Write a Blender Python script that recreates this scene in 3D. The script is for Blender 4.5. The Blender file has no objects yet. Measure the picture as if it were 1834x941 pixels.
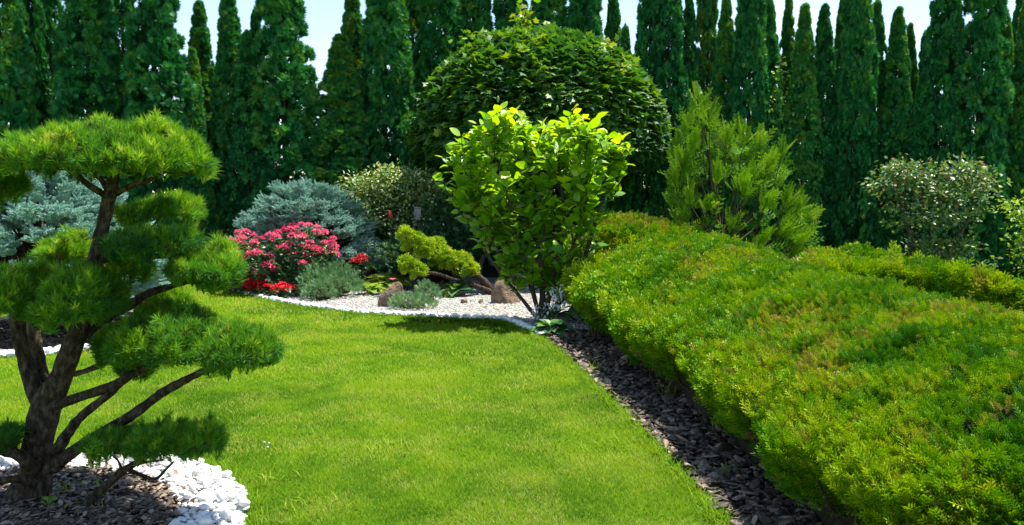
import bpy, math, numpy as np
from math import radians, sin, cos, pi

# ------------------------------------------------------------------ camera, sky, sun, exposure
SC = bpy.context.scene
COL = SC.collection
F_PX, CX, CY, HORIZON, CAM_H = 1588.0, 917.0, 470.5, 350.0, 1.6
PITCH = math.atan((CY - HORIZON) / F_PX)
cam_d = bpy.data.cameras.new('camera')
cam = bpy.data.objects.new('camera', cam_d)
COL.objects.link(cam)
cam.location = (0, 0, CAM_H)
cam.rotation_euler = (pi / 2 - PITCH, 0, 0)
cam_d.sensor_width = 36
cam_d.lens = 36 * F_PX / 1834
cam_d.clip_start, cam_d.clip_end = 0.05, 1000
SC.camera = cam

SUN_EL, SUN_AZ = radians(68), math.atan2(0.84, 0.54)      # azimuth from +Y towards +X
w = bpy.data.worlds.new('World'); SC.world = w; w.use_nodes = True
nt = w.node_tree; nt.nodes.clear()
sky = nt.nodes.new('ShaderNodeTexSky'); sky.sky_type = 'NISHITA'; sky.sun_disc = False
sky.sun_elevation = SUN_EL; sky.sun_rotation = SUN_AZ; sky.air_density = 1.0; sky.dust_density = 0.1; sky.ozone_density = 1.6
tc = nt.nodes.new('ShaderNodeTexCoord')
mp = nt.nodes.new('ShaderNodeMapping'); mp.inputs['Scale'].default_value = (3.2, 3.2, 7)
nz = nt.nodes.new('ShaderNodeTexNoise'); nz.inputs['Scale'].default_value = 1.6; nz.inputs['Detail'].default_value = 7
cr = nt.nodes.new('ShaderNodeValToRGB')
cr.color_ramp.elements[0].position = .53; cr.color_ramp.elements[1].position = .72
mx = nt.nodes.new('ShaderNodeMix'); mx.data_type = 'RGBA'
mx.inputs['B'].default_value = (4.2, 4.3, 4.4, 1)
bg = nt.nodes.new('ShaderNodeBackground'); bg.inputs['Strength'].default_value = 0.105
ow = nt.nodes.new('ShaderNodeOutputWorld')
L = nt.links.new
L(tc.outputs['Generated'], mp.inputs['Vector']); L(mp.outputs['Vector'], nz.inputs['Vector'])
L(nz.outputs['Fac'], cr.inputs['Fac']); L(cr.outputs['Color'], mx.inputs['Factor'])
L(sky.outputs['Color'], mx.inputs['A']); L(mx.outputs['Result'], bg.inputs['Color']); L(bg.outputs['Background'], ow.inputs['Surface'])

sd = bpy.data.lights.new('sun', 'SUN'); sd.energy = 5.0; sd.angle = radians(.53); sd.color = (1, .95, .86)
so = bpy.data.objects.new('sun', sd); COL.objects.link(so)
so.rotation_euler = (pi / 2 - SUN_EL, 0, -SUN_AZ + pi)
so.location = (10, 8, 20)
SC.view_settings.view_transform = 'Standard'; SC.view_settings.look = 'None'
SC.view_settings.gamma = 1; SC.view_settings.exposure = 1.42
SC.render.engine = 'CYCLES'
SC.cycles.max_bounces = 6; SC.cycles.diffuse_bounces = 3; SC.cycles.glossy_bounces = 2
SC.cycles.transmission_bounces = 4; SC.cycles.transparent_max_bounces = 4
SC.cycles.sample_clamp_indirect = 8
SC.cycles.caustics_reflective = False; SC.cycles.caustics_refractive = False

rng = np.random.default_rng(7)
U = rng.uniform

# ------------------------------------------------------------------ photo pixel -> world
def P(px, py, Y):
    """the point at depth Y (metres along +Y) seen at photo pixel (px, py)"""
    u, v = (px - CX) / F_PX, (CY - py) / F_PX
    d = np.array([u, cos(PITCH) + v * sin(PITCH), -sin(PITCH) + v * cos(PITCH)])
    return np.array([0, 0, CAM_H]) + d * (Y / d[1])
def G(px, py, z=0.0):
    u, v = (px - CX) / F_PX, (CY - py) / F_PX
    d = np.array([u, cos(PITCH) + v * sin(PITCH), -sin(PITCH) + v * cos(PITCH)])
    p = np.array([0, 0, CAM_H]) + d * ((z - CAM_H) / d[2])
    return p

# ------------------------------------------------------------------ numpy helpers
def norm(a):
    return a / np.maximum(np.linalg.norm(a, axis=-1, keepdims=True), 1e-9)
def _hash(ix, iy, iz):
    n = (ix * 374761393 + iy * 668265263 + iz * 2147483647 * 3 + 1442695) & 0xffffffff
    n = ((n ^ (n >> 13)) * 1274126177) & 0xffffffff
    n = ((n ^ (n >> 16)) * 2246822519) & 0xffffffff
    return (n & 0xffff) / 65535.0
def vnoise(p, scale=1.0, seed=0):
    p = np.asarray(p, float) / scale + seed * 17.31 + 500
    if p.shape[1] == 2: p = np.c_[p, np.full(len(p), 3.7)]
    i = np.floor(p).astype(np.int64); f = p - i; f = f * f * (3 - 2 * f)
    r = 0
    for a in (0, 1):
        for b in (0, 1):
            for c in (0, 1):
                wgt = (f[:, 0] if a else 1 - f[:, 0]) * (f[:, 1] if b else 1 - f[:, 1]) * (f[:, 2] if c else 1 - f[:, 2])
                r = r + wgt * _hash(i[:, 0] + a, i[:, 1] + b, i[:, 2] + c)
    return r
def fnoise(p, scale=1.0, seed=0):
    return (vnoise(p, scale, seed) + .5 * vnoise(p, scale / 2.1, seed + 1) + .25 * vnoise(p, scale / 4.3, seed + 2)) / 1.75
def inside(p, poly):
    x, y = p[:, 0], p[:, 1]; r = np.zeros(len(p), bool); q = np.roll(poly, -1, 0)
    for (x0, y0), (x1, y1) in zip(poly, q):
        if y0 == y1: continue
        c = ((y0 > y) != (y1 > y)) & (x < (x1 - x0) * (y - y0) / (y1 - y0) + x0)
        r ^= c
    return r
def pdist(p, poly):
    d = np.full(len(p), 1e9); q = np.roll(poly, -1, 0)
    for a, b in zip(poly, q):
        e = b - a; t = np.clip(((p - a) @ e) / (e @ e), 0, 1)
        d = np.minimum(d, np.linalg.norm(p - a - t[:, None] * e, axis=1))
    return d
def catmull(pts, n=5, closed=False):
    p = np.asarray(pts, float); out = []
    N = len(p); rngi = range(N) if closed else range(N - 1)
    for i in rngi:
        if closed: a, b, c, d = p[i - 1], p[i], p[(i + 1) % N], p[(i + 2) % N]
        else: a, b, c, d = p[max(i - 1, 0)], p[i], p[i + 1], p[min(i + 2, N - 1)]
        for k in range(n):
            t = k / n
            out.append(.5 * (2 * b + (c - a) * t + (2 * a - 5 * b + 4 * c - d) * t * t + (3 * b - a - 3 * c + d) * t ** 3))
    if not closed: out.append(p[-1])
    return np.array(out)
def rdir(n):
    return norm(rng.normal(size=(n, 3)))

class MB:
    """collects triangles for one mesh"""
    def __init__(s): s.V = []; s.F = []; s.T = []; s.M = []; s.n = 0
    def add(s, V, F, tone=.5, mat=0):
        V = np.asarray(V, float).reshape(-1, 3); F = np.asarray(F, np.int64).reshape(-1, 3)
        s.V.append(V); s.F.append(F + s.n); s.n += len(V)
        s.T.append(np.broadcast_to(np.asarray(tone, float), (len(V),)).copy())
        s.M.append(np.full(len(F), mat, np.int32)); return s
    def inst(s, tpl, pos, axis, nh, scale, tone=.5, mat=0, tw=.0):
        """copies of a template: its +Y along axis, its +Z near nh"""
        tv, tf = tpl[0], tpl[1]; N = len(pos)
        if N == 0: return s
        y = norm(np.asarray(axis, float)); z = np.asarray(nh, float)
        z = z - (z * y).sum(1, keepdims=True) * y
        bad = np.linalg.norm(z, axis=1) < 1e-4; z[bad] = np.cross(y[bad], [.3, .8, .5]); z = norm(z)
        x = np.cross(y, z)
        M = np.stack([x, y, z], -1)
        sc = np.broadcast_to(np.asarray(scale, float), (N,)) if np.ndim(scale) < 2 else scale
        if np.ndim(sc) == 1: W = np.einsum('nij,kj->nki', M, tv) * sc[:, None, None]
        else: W = np.einsum('nij,nkj->nki', M, tv[None] * sc[:, None, :])
        W = W + np.asarray(pos)[:, None, :]
        k = len(tv)
        Fi = tf[None] + (np.arange(N) * k)[:, None, None]
        t = np.broadcast_to(np.asarray(tone, float), (N,))
        t = np.repeat(t, k)
        if len(tpl) > 2: t = t + np.tile(tpl[2], N)
        return s.add(W.reshape(-1, 3), Fi.reshape(-1, 3), t, mat)
    def build(s, name, mats, parent=None, loc=None, smooth=False):
        V = np.concatenate(s.V); Fc = np.concatenate(s.F); T = np.concatenate(s.T); Mi = np.concatenate(s.M)
        if parent is not None and loc is None: loc = parent['_o'] if '_o' in parent else (0, 0, 0)
        if loc is not None: V = V - np.asarray(loc)
        me = bpy.data.meshes.new(name)
        me.vertices.add(len(V)); me.vertices.foreach_set('co', V.astype(np.float32).ravel())
        me.loops.add(Fc.size); me.loops.foreach_set('vertex_index', Fc.astype(np.int32).ravel())
        me.polygons.add(len(Fc)); me.polygons.foreach_set('loop_start', np.arange(0, Fc.size, 3, dtype=np.int32))
        for m in (mats if isinstance(mats, (list, tuple)) else [mats]): me.materials.append(m)
        me.polygons.foreach_set('material_index', Mi)
        if smooth: me.polygons.foreach_set('use_smooth', np.ones(len(Fc), bool))
        a = me.attributes.new('tone', 'FLOAT', 'POINT'); a.data.foreach_set('value', np.clip(T, 0, 1).astype(np.float32))
        me.update(calc_edges=True)
        o = bpy.data.objects.new(name, me); COL.objects.link(o)
        if parent is not None: o.parent = parent
        return o

def thing(name, label, cat, loc=(0, 0, 0), group=None):
    o = bpy.data.objects.new(name, None); COL.objects.link(o); o.empty_display_size = .2
    o.location = tuple(float(v) for v in loc); o['label'] = label; o['category'] = cat
    o['_o'] = [float(v) for v in loc]
    if group: o['group'] = group
    return o
def tag(o, label=None, cat=None, group=None, kind=None):
    for k, v in (('label', label), ('category', cat), ('group', group), ('kind', kind)):
        if v: o[k] = v
    return o
def place(o, loc):
    """give a top-level single mesh its origin at its base"""
    from mathutils import Matrix
    o.data.transform(Matrix.Translation([-float(v) for v in loc])); o.location = [float(v) for v in loc]; return o

# ------------------------------------------------------------------ materials
def _ramp(nt, stops):
    r = nt.nodes.new('ShaderNodeValToRGB'); e = r.color_ramp.elements
    while len(e) < len(stops): e.new(.5)
    for el, (p, c) in zip(e, stops): el.position = p; el.color = (*c, 1)
    return r
def leaf_mat(name, stops, trans=.35, rough=.55, spec=.35, tint=(1.25, 1.15, .45), var=.12, orand=0.0):
    m = bpy.data.materials.new(name); m.use_nodes = True; nt = m.node_tree; nt.nodes.clear(); L = nt.links.new
    at = nt.nodes.new('ShaderNodeAttribute'); at.attribute_name = 'tone'
    geo = nt.nodes.new('ShaderNodeTexCoord')
    nz = nt.nodes.new('ShaderNodeTexNoise'); nz.inputs['Scale'].default_value = 6; nz.inputs['Detail'].default_value = 3
    L(geo.outputs['Object'], nz.inputs['Vector'])
    ma = nt.nodes.new('ShaderNodeMath'); ma.operation = 'MULTIPLY_ADD'; ma.inputs[1].default_value = 2 * var; ma.inputs[2].default_value = -var
    L(nz.outputs['Fac'], ma.inputs[0])
    ad = nt.nodes.new('ShaderNodeMath'); ad.operation = 'ADD'; ad.use_clamp = True
    L(at.outputs['Fac'], ad.inputs[0]); L(ma.outputs[0], ad.inputs[1])
    fac = ad.outputs[0]
    if orand:
        oi = nt.nodes.new('ShaderNodeObjectInfo'); mo = nt.nodes.new('ShaderNodeMath'); mo.operation = 'MULTIPLY_ADD'
        mo.inputs[1].default_value = 2 * orand; mo.inputs[2].default_value = -orand; L(oi.outputs['Random'], mo.inputs[0])
        a2 = nt.nodes.new('ShaderNodeMath'); a2.operation = 'ADD'; a2.use_clamp = True; L(fac, a2.inputs[0]); L(mo.outputs[0], a2.inputs[1]); fac = a2.outputs[0]
    r = _ramp(nt, stops); L(fac, r.inputs['Fac'])
    pb = nt.nodes.new('ShaderNodeBsdfPrincipled'); pb.inputs['Roughness'].default_value = rough
    pb.inputs['Specular IOR Level'].default_value = spec
    L(r.outputs['Color'], pb.inputs['Base Color'])
    out = nt.nodes.new('ShaderNodeOutputMaterial')
    if trans > 0:
        tb = nt.nodes.new('ShaderNodeBsdfTranslucent')
        mu = nt.nodes.new('ShaderNodeMix'); mu.data_type = 'RGBA'; mu.blend_type = 'MULTIPLY'; mu.inputs['Factor'].default_value = 1
        L(r.outputs['Color'], mu.inputs['A']); mu.inputs['B'].default_value = (*tint, 1)
        L(mu.outputs['Result'], tb.inputs['Color'])
        ms = nt.nodes.new('ShaderNodeMixShader'); ms.inputs['Fac'].default_value = trans
        L(pb.outputs[0], ms.inputs[1]); L(tb.outputs[0], ms.inputs[2]); L(ms.outputs[0], out.inputs['Surface'])
    else: L(pb.outputs[0], out.inputs['Surface'])
    return m
def solid_mat(name, stops, scale=8, rough=.85, bump=.4, bdist=.01, detail=6, tone=0.0, vor=False, spec=.3, stretch=(1, 1, 1)):
    """noise-coloured surface; tone = how much the mesh tone attribute shifts the ramp"""
    m = bpy.data.materials.new(name); m.use_nodes = True; nt = m.node_tree; nt.nodes.clear(); L = nt.links.new
    tc = nt.nodes.new('ShaderNodeTexCoord'); mp = nt.nodes.new('ShaderNodeMapping'); mp.inputs['Scale'].default_value = stretch
    L(tc.outputs['Object'], mp.inputs['Vector'])
    nz = nt.nodes.new('ShaderNodeTexNoise'); nz.inputs['Scale'].default_value = scale; nz.inputs['Detail'].default_value = detail
    nz.inputs['Roughness'].default_value = .65
    L(mp.outputs['Vector'], nz.inputs['Vector'])
    fac = nz.outputs['Fac']
    if tone:
        at = nt.nodes.new('ShaderNodeAttribute'); at.attribute_name = 'tone'
        ma = nt.nodes.new('ShaderNodeMath'); ma.operation = 'MULTIPLY_ADD'; ma.inputs[1].default_value = tone; ma.inputs[2].default_value = -tone / 2
        L(at.outputs['Fac'], ma.inputs[0])
        ad = nt.nodes.new('ShaderNodeMath'); ad.operation = 'ADD'; ad.use_clamp = True
        L(fac, ad.inputs[0]); L(ma.outputs[0], ad.inputs[1]); fac = ad.outputs[0]
    r = _ramp(nt, stops); L(fac, r.inputs['Fac'])
    pb = nt.nodes.new('ShaderNodeBsdfPrincipled'); pb.inputs['Roughness'].default_value = rough
    pb.inputs['Specular IOR Level'].default_value = spec
    L(r.outputs['Color'], pb.inputs['Base Color'])
    bp = nt.nodes.new('ShaderNodeBump'); bp.inputs['Strength'].default_value = bump; bp.inputs['Distance'].default_value = bdist
    if vor:
        vo = nt.nodes.new('ShaderNodeTexVoronoi'); vo.inputs['Scale'].default_value = vor
        L(mp.outputs['Vector'], vo.inputs['Vector']); L(vo.outputs['Distance'], bp.inputs['Height'])
    else: L(nz.outputs['Fac'], bp.inputs['Height'])
    L(bp.outputs['Normal'], pb.inputs['Normal'])
    out = nt.nodes.new('ShaderNodeOutputMaterial'); L(pb.outputs[0], out.inputs['Surface'])
    return m

M = {}
M['grass'] = leaf_mat('grass_blade', [(0, (.045, .135, .003)), (.4, (.12, .245, .006)), (.75, (.195, .305, .008)), (1, (.33, .33, .09))], .35, .7, .10, (1.2, 1.1, .4), .06)
M['lawn'] = solid_mat('lawn_soil', [(.32, (.04, .09, .004)), (.5, (.085, .16, .006)), (.68, (.14, .18, .018))], 28, .95, .5, .02, spec=.05)
M['soil'] = solid_mat('soil', [(.3, (.010, .008, .006)), (.6, (.025, .019, .014)), (.8, (.05, .038, .028))], 14, .95, .8, .02)
M['chip'] = solid_mat('bark_chip', [(.2, (.022, .017, .012)), (.5, (.095, .070, .049)), (.8, (.34, .25, .18))], 22, .6, .6, .006, tone=.7)
M['gravel'] = solid_mat('white_gravel', [(.25, (.24, .23, .205)), (.5, (.38, .365, .33)), (.85, (.66, .65, .62))], 40, .85, .9, .02, tone=.5)
M['stone'] = solid_mat('white_marble', [(.25, (.46, .45, .43)), (.5, (.62, .615, .60)), (.8, (.74, .74, .73))], 9, .6, .35, .006, tone=.35)
M['rock'] = solid_mat('brown_rock', [(.25, (.08, .05, .033)), (.5, (.21, .14, .095)), (.78, (.36, .26, .185))], 13, .9, 1.0, .09, tone=.3)
M['bark'] = solid_mat('pine_bark', [(.34, (.010, .007, .005)), (.5, (.045, .034, .022)), (.68, (.13, .098, .066))], 34, .9, 1.0, .03, tone=.35, spec=.15, stretch=(1, 1, .5))
M['bark_grey'] = solid_mat('grey_bark', [(.3, (.025, .02, .015)), (.55, (.06, .048, .036)), (.8, (.12, .10, .075))], 18, .85, .6, .008, stretch=(1, 1, .4))
M['twig'] = solid_mat('twig', [(.3, (.022, .015, .008)), (.55, (.06, .04, .022)), (.8, (.13, .095, .06))], 30, .85, .4, .004)
M['core'] = solid_mat('dark_core', [(.3, (.012, .012, .006)), (.55, (.035, .032, .014)), (.8, (.06, .05, .025))], 30, .95, 1, .03)
M['thuja'] = leaf_mat('thuja_sprays', [(0, (.005, .06, .02)), (.4, (.022, .19, .055)), (.7, (.075, .25, .04)), (1, (.24, .30, .03))], .25, .55, .22, (1.4, 1.15, .35), .12, .14)
M['needle'] = leaf_mat('pine_needles', [(0, (.016, .09, .024)), (.4, (.08, .24, .014)), (.75, (.22, .42, .014)), (1, (.44, .54, .08))], .38, .6, .2, (1.2, 1.1, .4))
M['spruce'] = leaf_mat('blue_spruce_needles', [(0, (.09, .20, .165)), (.45, (.31, .51, .43)), (.8, (.44, .62, .54)), (1, (.50, .62, .48))], .2, .6, .25, (1, 1.05, .9))
M['hedge'] = leaf_mat('juniper_sprays', [(0, (.025, .12, .003)), (.35, (.11, .26, .002)), (.58, (.25, .36, .004)), (.78, (.27, .27, .03)), (1, (.20, .165, .055))], .24, .6, .15, (1.25, 1.15, .4), .05)
M['gjuniper'] = leaf_mat('golden_juniper_sprays', [(0, (.07, .20, .006)), (.5, (.26, .42, .010)), (1, (.52, .58, .05))], .3, .5, .3, (1.1, 1.1, .5))
M['bjuniper'] = leaf_mat('blue_green_juniper_sprays', [(0, (.03, .11, .05)), (.5, (.11, .24, .11)), (1, (.22, .36, .16))], .2, .55, .3)
M['maple'] = leaf_mat('maple_leaves', [(0, (.016, .07, .022)), (.45, (.042, .145, .024)), (.8, (.18, .33, .012)), (1, (.38, .30, .06))], .3, .5, .32, (1.35, 1.25, .3))
M['magnolia'] = leaf_mat('magnolia_leaves', [(0, (.02, .10, .008)), (.5, (.085, .26, .006)), (.85, (.24, .43, .006)), (1, (.38, .48, .02))], .5, .4, .45, (1.6, 1.35, .25))
M['cypress'] = leaf_mat('golden_cypress_sprays', [(0, (.035, .04, .012)), (.3, (.045, .16, .008)), (.72, (.15, .33, .008)), (1, (.38, .50, .04))], .28, .7, .10, (1.25, 1.15, .4))
M['dogwood'] = leaf_mat('variegated_leaves', [(0, (.03, .09, .02)), (.4, (.11, .21, .04)), (.7, (.38, .48, .19)), (1, (.70, .71, .48))], .3, .45, .4)
M['smallleaf'] = leaf_mat('glossy_small_leaves', [(0, (.03, .08, .03)), (.5, (.09, .19, .06)), (.85, (.20, .29, .09)), (1, (.34, .17, .09))], .3, .45, .4)
M['limeleaf'] = leaf_mat('lime_leaves', [(0, (.08, .2, .02)), (.5, (.22, .36, .03)), (1, (.42, .48, .08))], .4, .45, .4)
M['darkleaf'] = leaf_mat('dark_green_leaves', [(0, (.012, .05, .018)), (.5, (.03, .11, .03)), (1, (.08, .19, .04))], .25, .45, .45)
M['purple'] = leaf_mat('purple_leaves', [(0, (.02, .008, .01)), (.5, (.06, .02, .02)), (1, (.14, .05, .04))], .25, .4, .45, (1.2, .8, .7))
M['pink'] = leaf_mat('deep_pink_petals', [(0, (.50, .03, .10)), (.5, (.72, .085, .20)), (1, (.82, .22, .32))], .3, .55, .2, (1.1, .8, .9))
M['red'] = leaf_mat('scarlet_petals', [(0, (.4, .004, .010)), (.5, (.60, .010, .022)), (1, (.68, .04, .06))], .3, .55, .2, (1.1, .7, .7))
M['white'] = leaf_mat('white_petals', [(0, (.7, .68, .72)), (1, (.86, .84, .88))], .3, .5, .3, (1, 1, 1))
M['wood'] = solid_mat('weathered_wood', [(.3, (.14, .13, .14)), (.55, (.28, .26, .28)), (.8, (.4, .38, .38))], 12, .85, .5, .004, stretch=(4, 4, .6))
M['redpaint'] = solid_mat('faded_red_paint', [(.3, (.35, .02, .012)), (.6, (.6, .05, .03)), (.85, (.55, .12, .08))], 20, .6, .2, .002)

# ------------------------------------------------------------------ templates
def T_(v, f, t=None):
    r = [np.array(v, float), np.array(f, int)]
    if t is not None: r.append(np.array(t, float))
    return tuple(r)
def tpl_join(ts):
    v, f, n = [], [], 0
    for t in ts: v.append(t[0]); f.append(t[1] + n); n += len(t[0])
    return (np.concatenate(v), np.concatenate(f))
def tpl_ovate(wd=.33, fold=.10, droop=.12, tip=1.0):
    ys = [0, .18, .45, .72, tip]; ws = [.02, .75 * wd, wd, .66 * wd, 0]
    v = []
    for y, ww in zip(ys, ws):
        z = -droop * y * y
        v += [(-ww, y, z + fold * (ww / wd)), (0, y, z), (ww, y, z + fold * (ww / wd))]
    f = []
    for i in range(4):
        a = 3 * i; b = a + 3
        f += [(a, a + 1, b + 1), (a, b + 1, b), (a + 1, a + 2, b + 2), (a + 1, b + 2, b + 1)]
    return T_(v, f)
def tpl_simple(wd=.3, fold=.08):
    return T_([(0, 0, 0), (wd, .45, fold), (0, 1, -.05), (-wd, .45, fold), (0, .45, 0)], [(0, 1, 4), (1, 2, 4), (2, 3, 4), (3, 0, 4)])
def tpl_maple():
    h = [(.0, .0), (.22, -.12), (.30, .02), (.55, .06), (.40, .24), (.66, .50), (.40, .48), (.36, .62), (.20, .60), (.0, 1.0)]
    pts = h + [(-x, y) for x, y in h[-2:0:-1]]
    v = [(0, .3, 0)] + [(x, y, -.22 * (x * x + (y - .3) ** 2) + .05 * abs(x)) for x, y in pts]
    n = len(pts)
    return T_(v, [(0, 1 + i, 1 + (i + 1) % n) for i in range(n)])
def tpl_spray(pairs=5, ln=.42, wd=.055, ang=38, stem=.03, three=True):
    """a small scale-leaf shoot: axis with paired leaflets, unit length"""
    v = [(-stem, 0, 0), (stem, 0, 0), (0, 1, 0)]; f = [(0, 1, 2)]
    for i in range(pairs):
        y = .12 + .74 * i / pairs; l = ln * (1 - .55 * i / pairs)
        for s in (-1, 1):
            a = radians(ang) * s
            z = (.35 if (i % 2) else -.25) * l if three else .08 * l
            dx, dy = sin(a) * l, cos(a) * l; nx, ny = cos(a) * wd, -sin(a) * wd
            k = len(v)
            v += [(-nx * .6, y - ny * .6, 0), (dx * .6 + nx, y + dy * .6 + ny, z * .6), (dx, y + dy, z), (dx * .6 - nx, y + dy * .6 - ny, z * .6)]
            f += [(k, k + 1, k + 2), (k, k + 2, k + 3)]
    return T_(v, f)
def tpl_thuja():
    """a curled flat fan of scale-leaf fingers"""
    v, f = [], []
    for a, l in ((-62, .6), (-38, .85), (-14, 1), (10, .95), (34, .9), (58, .65)):
        a = radians(a); d = np.array([sin(a), cos(a)]); nrm = np.array([d[1], -d[0]]) * .10
        k = len(v)
        p1 = d * l * .5; p2 = d * l
        v += [(0, 0, 0), (*(p1 + nrm), .10), (*p2, .34 * l), (*(p1 - nrm), .10)]
        f += [(k, k + 1, k + 2), (k, k + 2, k + 3)]
    return T_(v, f)
def tpl_tuft(n, spread, seed, wd=.024):
    r = np.random.default_rng(seed); v, f, t = [], [], []
    for i in range(n):
        th = radians(r.uniform(6, spread)); ph = r.uniform(0, 2 * pi); l = r.uniform(.75, 1.1)
        d = np.array([sin(th) * cos(ph), cos(th), sin(th) * sin(ph)])
        b = np.array([0, r.uniform(-.35, .3), 0])
        s = norm(np.cross(d, rng.normal(size=3))) * wd
        bend = np.array([0, -.10 * l * sin(th), 0])
        k = len(v); v += [b - s, b + s, b + d * l * .6 + s * .9, b + d * l + bend, b + d * l * .6 - s * .9]
        f += [(k, k + 1, k + 2), (k, k + 2, k + 4), (k + 4, k + 2, k + 3)]
        tt = r.uniform(-.12, .12); t += [tt] * 5
    return T_(v, f, t)
def tpl_brush(n=80, seed=0):
    """one stubby spruce shoot thick with needles, unit length"""
    r = np.random.default_rng(seed); v, f, t = [], [], []
    for i in range(n):
        y = r.uniform(0, 1) ; ph = r.uniform(0, 2 * pi); th = radians(r.uniform(35, 70) * (1 - .55 * y))
        d = np.array([sin(th) * cos(ph), cos(th), sin(th) * sin(ph)]); l = r.uniform(.20, .29)
        s = norm(np.cross(d, r.normal(size=3))) * .055
        k = len(v); b = np.array([0, y * .9, 0]); v += [b - s, b + s, b + d * l]; f += [(k, k + 1, k + 2)]; tt = r.uniform(-.1, .1); t += [tt] * 3
    for j in range(6):
        a0, a1 = 2 * pi * j / 6, 2 * pi * (j + 1) / 6
        k = len(v); v += [(.10 * cos(a0), 0, .10 * sin(a0)), (.10 * cos(a1), 0, .10 * sin(a1)), (0, 1.02, 0)]; f += [(k, k + 1, k + 2)]; t += [-.1] * 3
    return T_(v, f, t)
def tpl_frond(pairs=9):
    """a long feathery frond with sub-fronds, unit length, tip drooping"""
    v, f, t = [], [], []
    def seg(p, d, l, wd, nz, tt):
        d = d / np.linalg.norm(d); sd = np.cross(d, [0, 0, 1]); sd = sd / np.linalg.norm(sd) * wd
        k = len(v); m = p + d * l * .55
        v.extend([p - sd * .5, p + sd * .5, m + sd, p + d * l + np.array([0, 0, nz]), m - sd]); f.extend([(k, k + 1, k + 2), (k, k + 2, k + 4), (k + 4, k + 2, k + 3)]); t.extend([tt] * 5)
    r = np.random.default_rng(3)
    seg(np.zeros(3), np.array([0, 1, 0.]), 1.0, .012, -.1, -.2)
    for i in range(pairs):
        y = .08 + .86 * i / pairs; l = .34 * (1 - .7 * (y)) + .05
        for s in (-1, 1):
            a = radians(r.uniform(34, 46)) * s; d = np.array([sin(a), cos(a), .0]); p = np.array([0, y, -.1 * y * y])
            seg(p, d, l, .014, -.06, 0)
            for j in range(4):
                q = p + d * l * (.2 + .2 * j)
                for s2 in (-1, 1):
                    a2 = a + radians(36) * s2
                    seg(q, np.array([sin(a2), cos(a2), r.uniform(-.2, .2)]), l * .34 * (1 - .13 * j), .013, -.02, .06 + .03 * j)
    return T_(v, f, t)
def ico(sub=2):
    import bmesh
    bm = bmesh.new(); bmesh.ops.create_icosphere(bm, subdivisions=sub, radius=1)
    v = np.array([x.co[:] for x in bm.verts]); f = np.array([[x.index for x in fc.verts] for fc in bm.faces]); bm.free()
    return v, f
ICO1, ICO2, ICO3, ICO4 = ico(1), ico(2), ico(3), ico(4)
def rock_shape(base, seed, ax=(1, 1, .8), rough=.25, cuts=5):
    v, f = base; r = np.random.default_rng(seed); v = v.copy()
    for _ in range(cuts):
        n = norm(r.normal(size=3)); h = r.uniform(.62, .9)
        d = v @ n; m = d > h; v[m] -= np.outer((d[m] - h) * .85, n)
    v = v * (1 + rough * (vnoise(v, .9, seed) - .5)[:, None] + rough * .35 * (vnoise(v, .3, seed + 3) - .5)[:, None])
    return v * np.array(ax), f

SPRAY = tpl_spray(7, .40, .036); SPRAY_S = tpl_spray(4, .48, .06); THUJA = tpl_thuja(); MAPLE = tpl_maple()
OVATE = tpl_ovate(); SIMPLE = tpl_simple(); FROND = tpl_frond(7); FROND_S = tpl_frond(4)
TUFTS = [tpl_tuft(44, 78, s) for s in range(4)]; CANDLE = [tpl_tuft(36, 46, 10 + s) for s in range(3)]
BRUSH = [tpl_brush(80, s) for s in range(3)]

def tube(mb, pts, rad, sides=8, n=5, tone=.5, mat=0, knob=.0, seed=0, smooth_path=True):
    pts = np.asarray(pts, float); rad = np.asarray(rad, float)
    if smooth_path and n > 1:
        q = catmull(np.c_[pts, rad], n); pts, rad = q[:, :3], np.maximum(q[:, 3], .0006)
    k = len(pts); tg = norm(np.gradient(pts, axis=0)); ref = np.array([.31, .22, .92])
    x = norm(np.cross(tg, ref)); y = np.cross(tg, x)
    a = np.linspace(0, 2 * pi, sides, endpoint=False)
    ring = (np.cos(a)[None, :, None] * x[:, None] + np.sin(a)[None, :, None] * y[:, None])
    rr = rad[:, None]
    V = pts[:, None] + ring * rr[..., None]
    if knob:
        nn = vnoise(V.reshape(-1, 3), max(rad.max() * .7, .01), seed).reshape(k, sides) - .5
        nb = vnoise(V.reshape(-1, 3), max(rad.max() * .25, .005), seed + 5).reshape(k, sides) - .5
        V = pts[:, None] + ring * (rr * (1 + knob * nn + knob * .5 * nb))[..., None]
    V = V.reshape(-1, 3); F = []
    for i in range(k - 1):
        for j in range(sides):
            j2 = (j + 1) % sides; p, q2, r2, s2 = i * sides + j, i * sides + j2, (i + 1) * sides + j2, (i + 1) * sides + j
            F += [(p, q2, r2), (p, r2, s2)]
    V = np.r_[V, [pts[-1] + tg[-1] * rad[-1]]]; e = (k - 1) * sides
    F += [(e + j, e + (j + 1) % sides, len(V) - 1) for j in range(sides)]
    mb.add(V, F, tone, mat)
def px_tube(mb, pts, sides=10, n=5, **kw):
    """pts: (px, py, Y, width in photo pixels)"""
    tube(mb, [P(a, b, Y) for a, b, Y, wd in pts], [wd / 2 * Y / F_PX for a, b, Y, wd in pts], sides, n, **kw)

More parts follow.
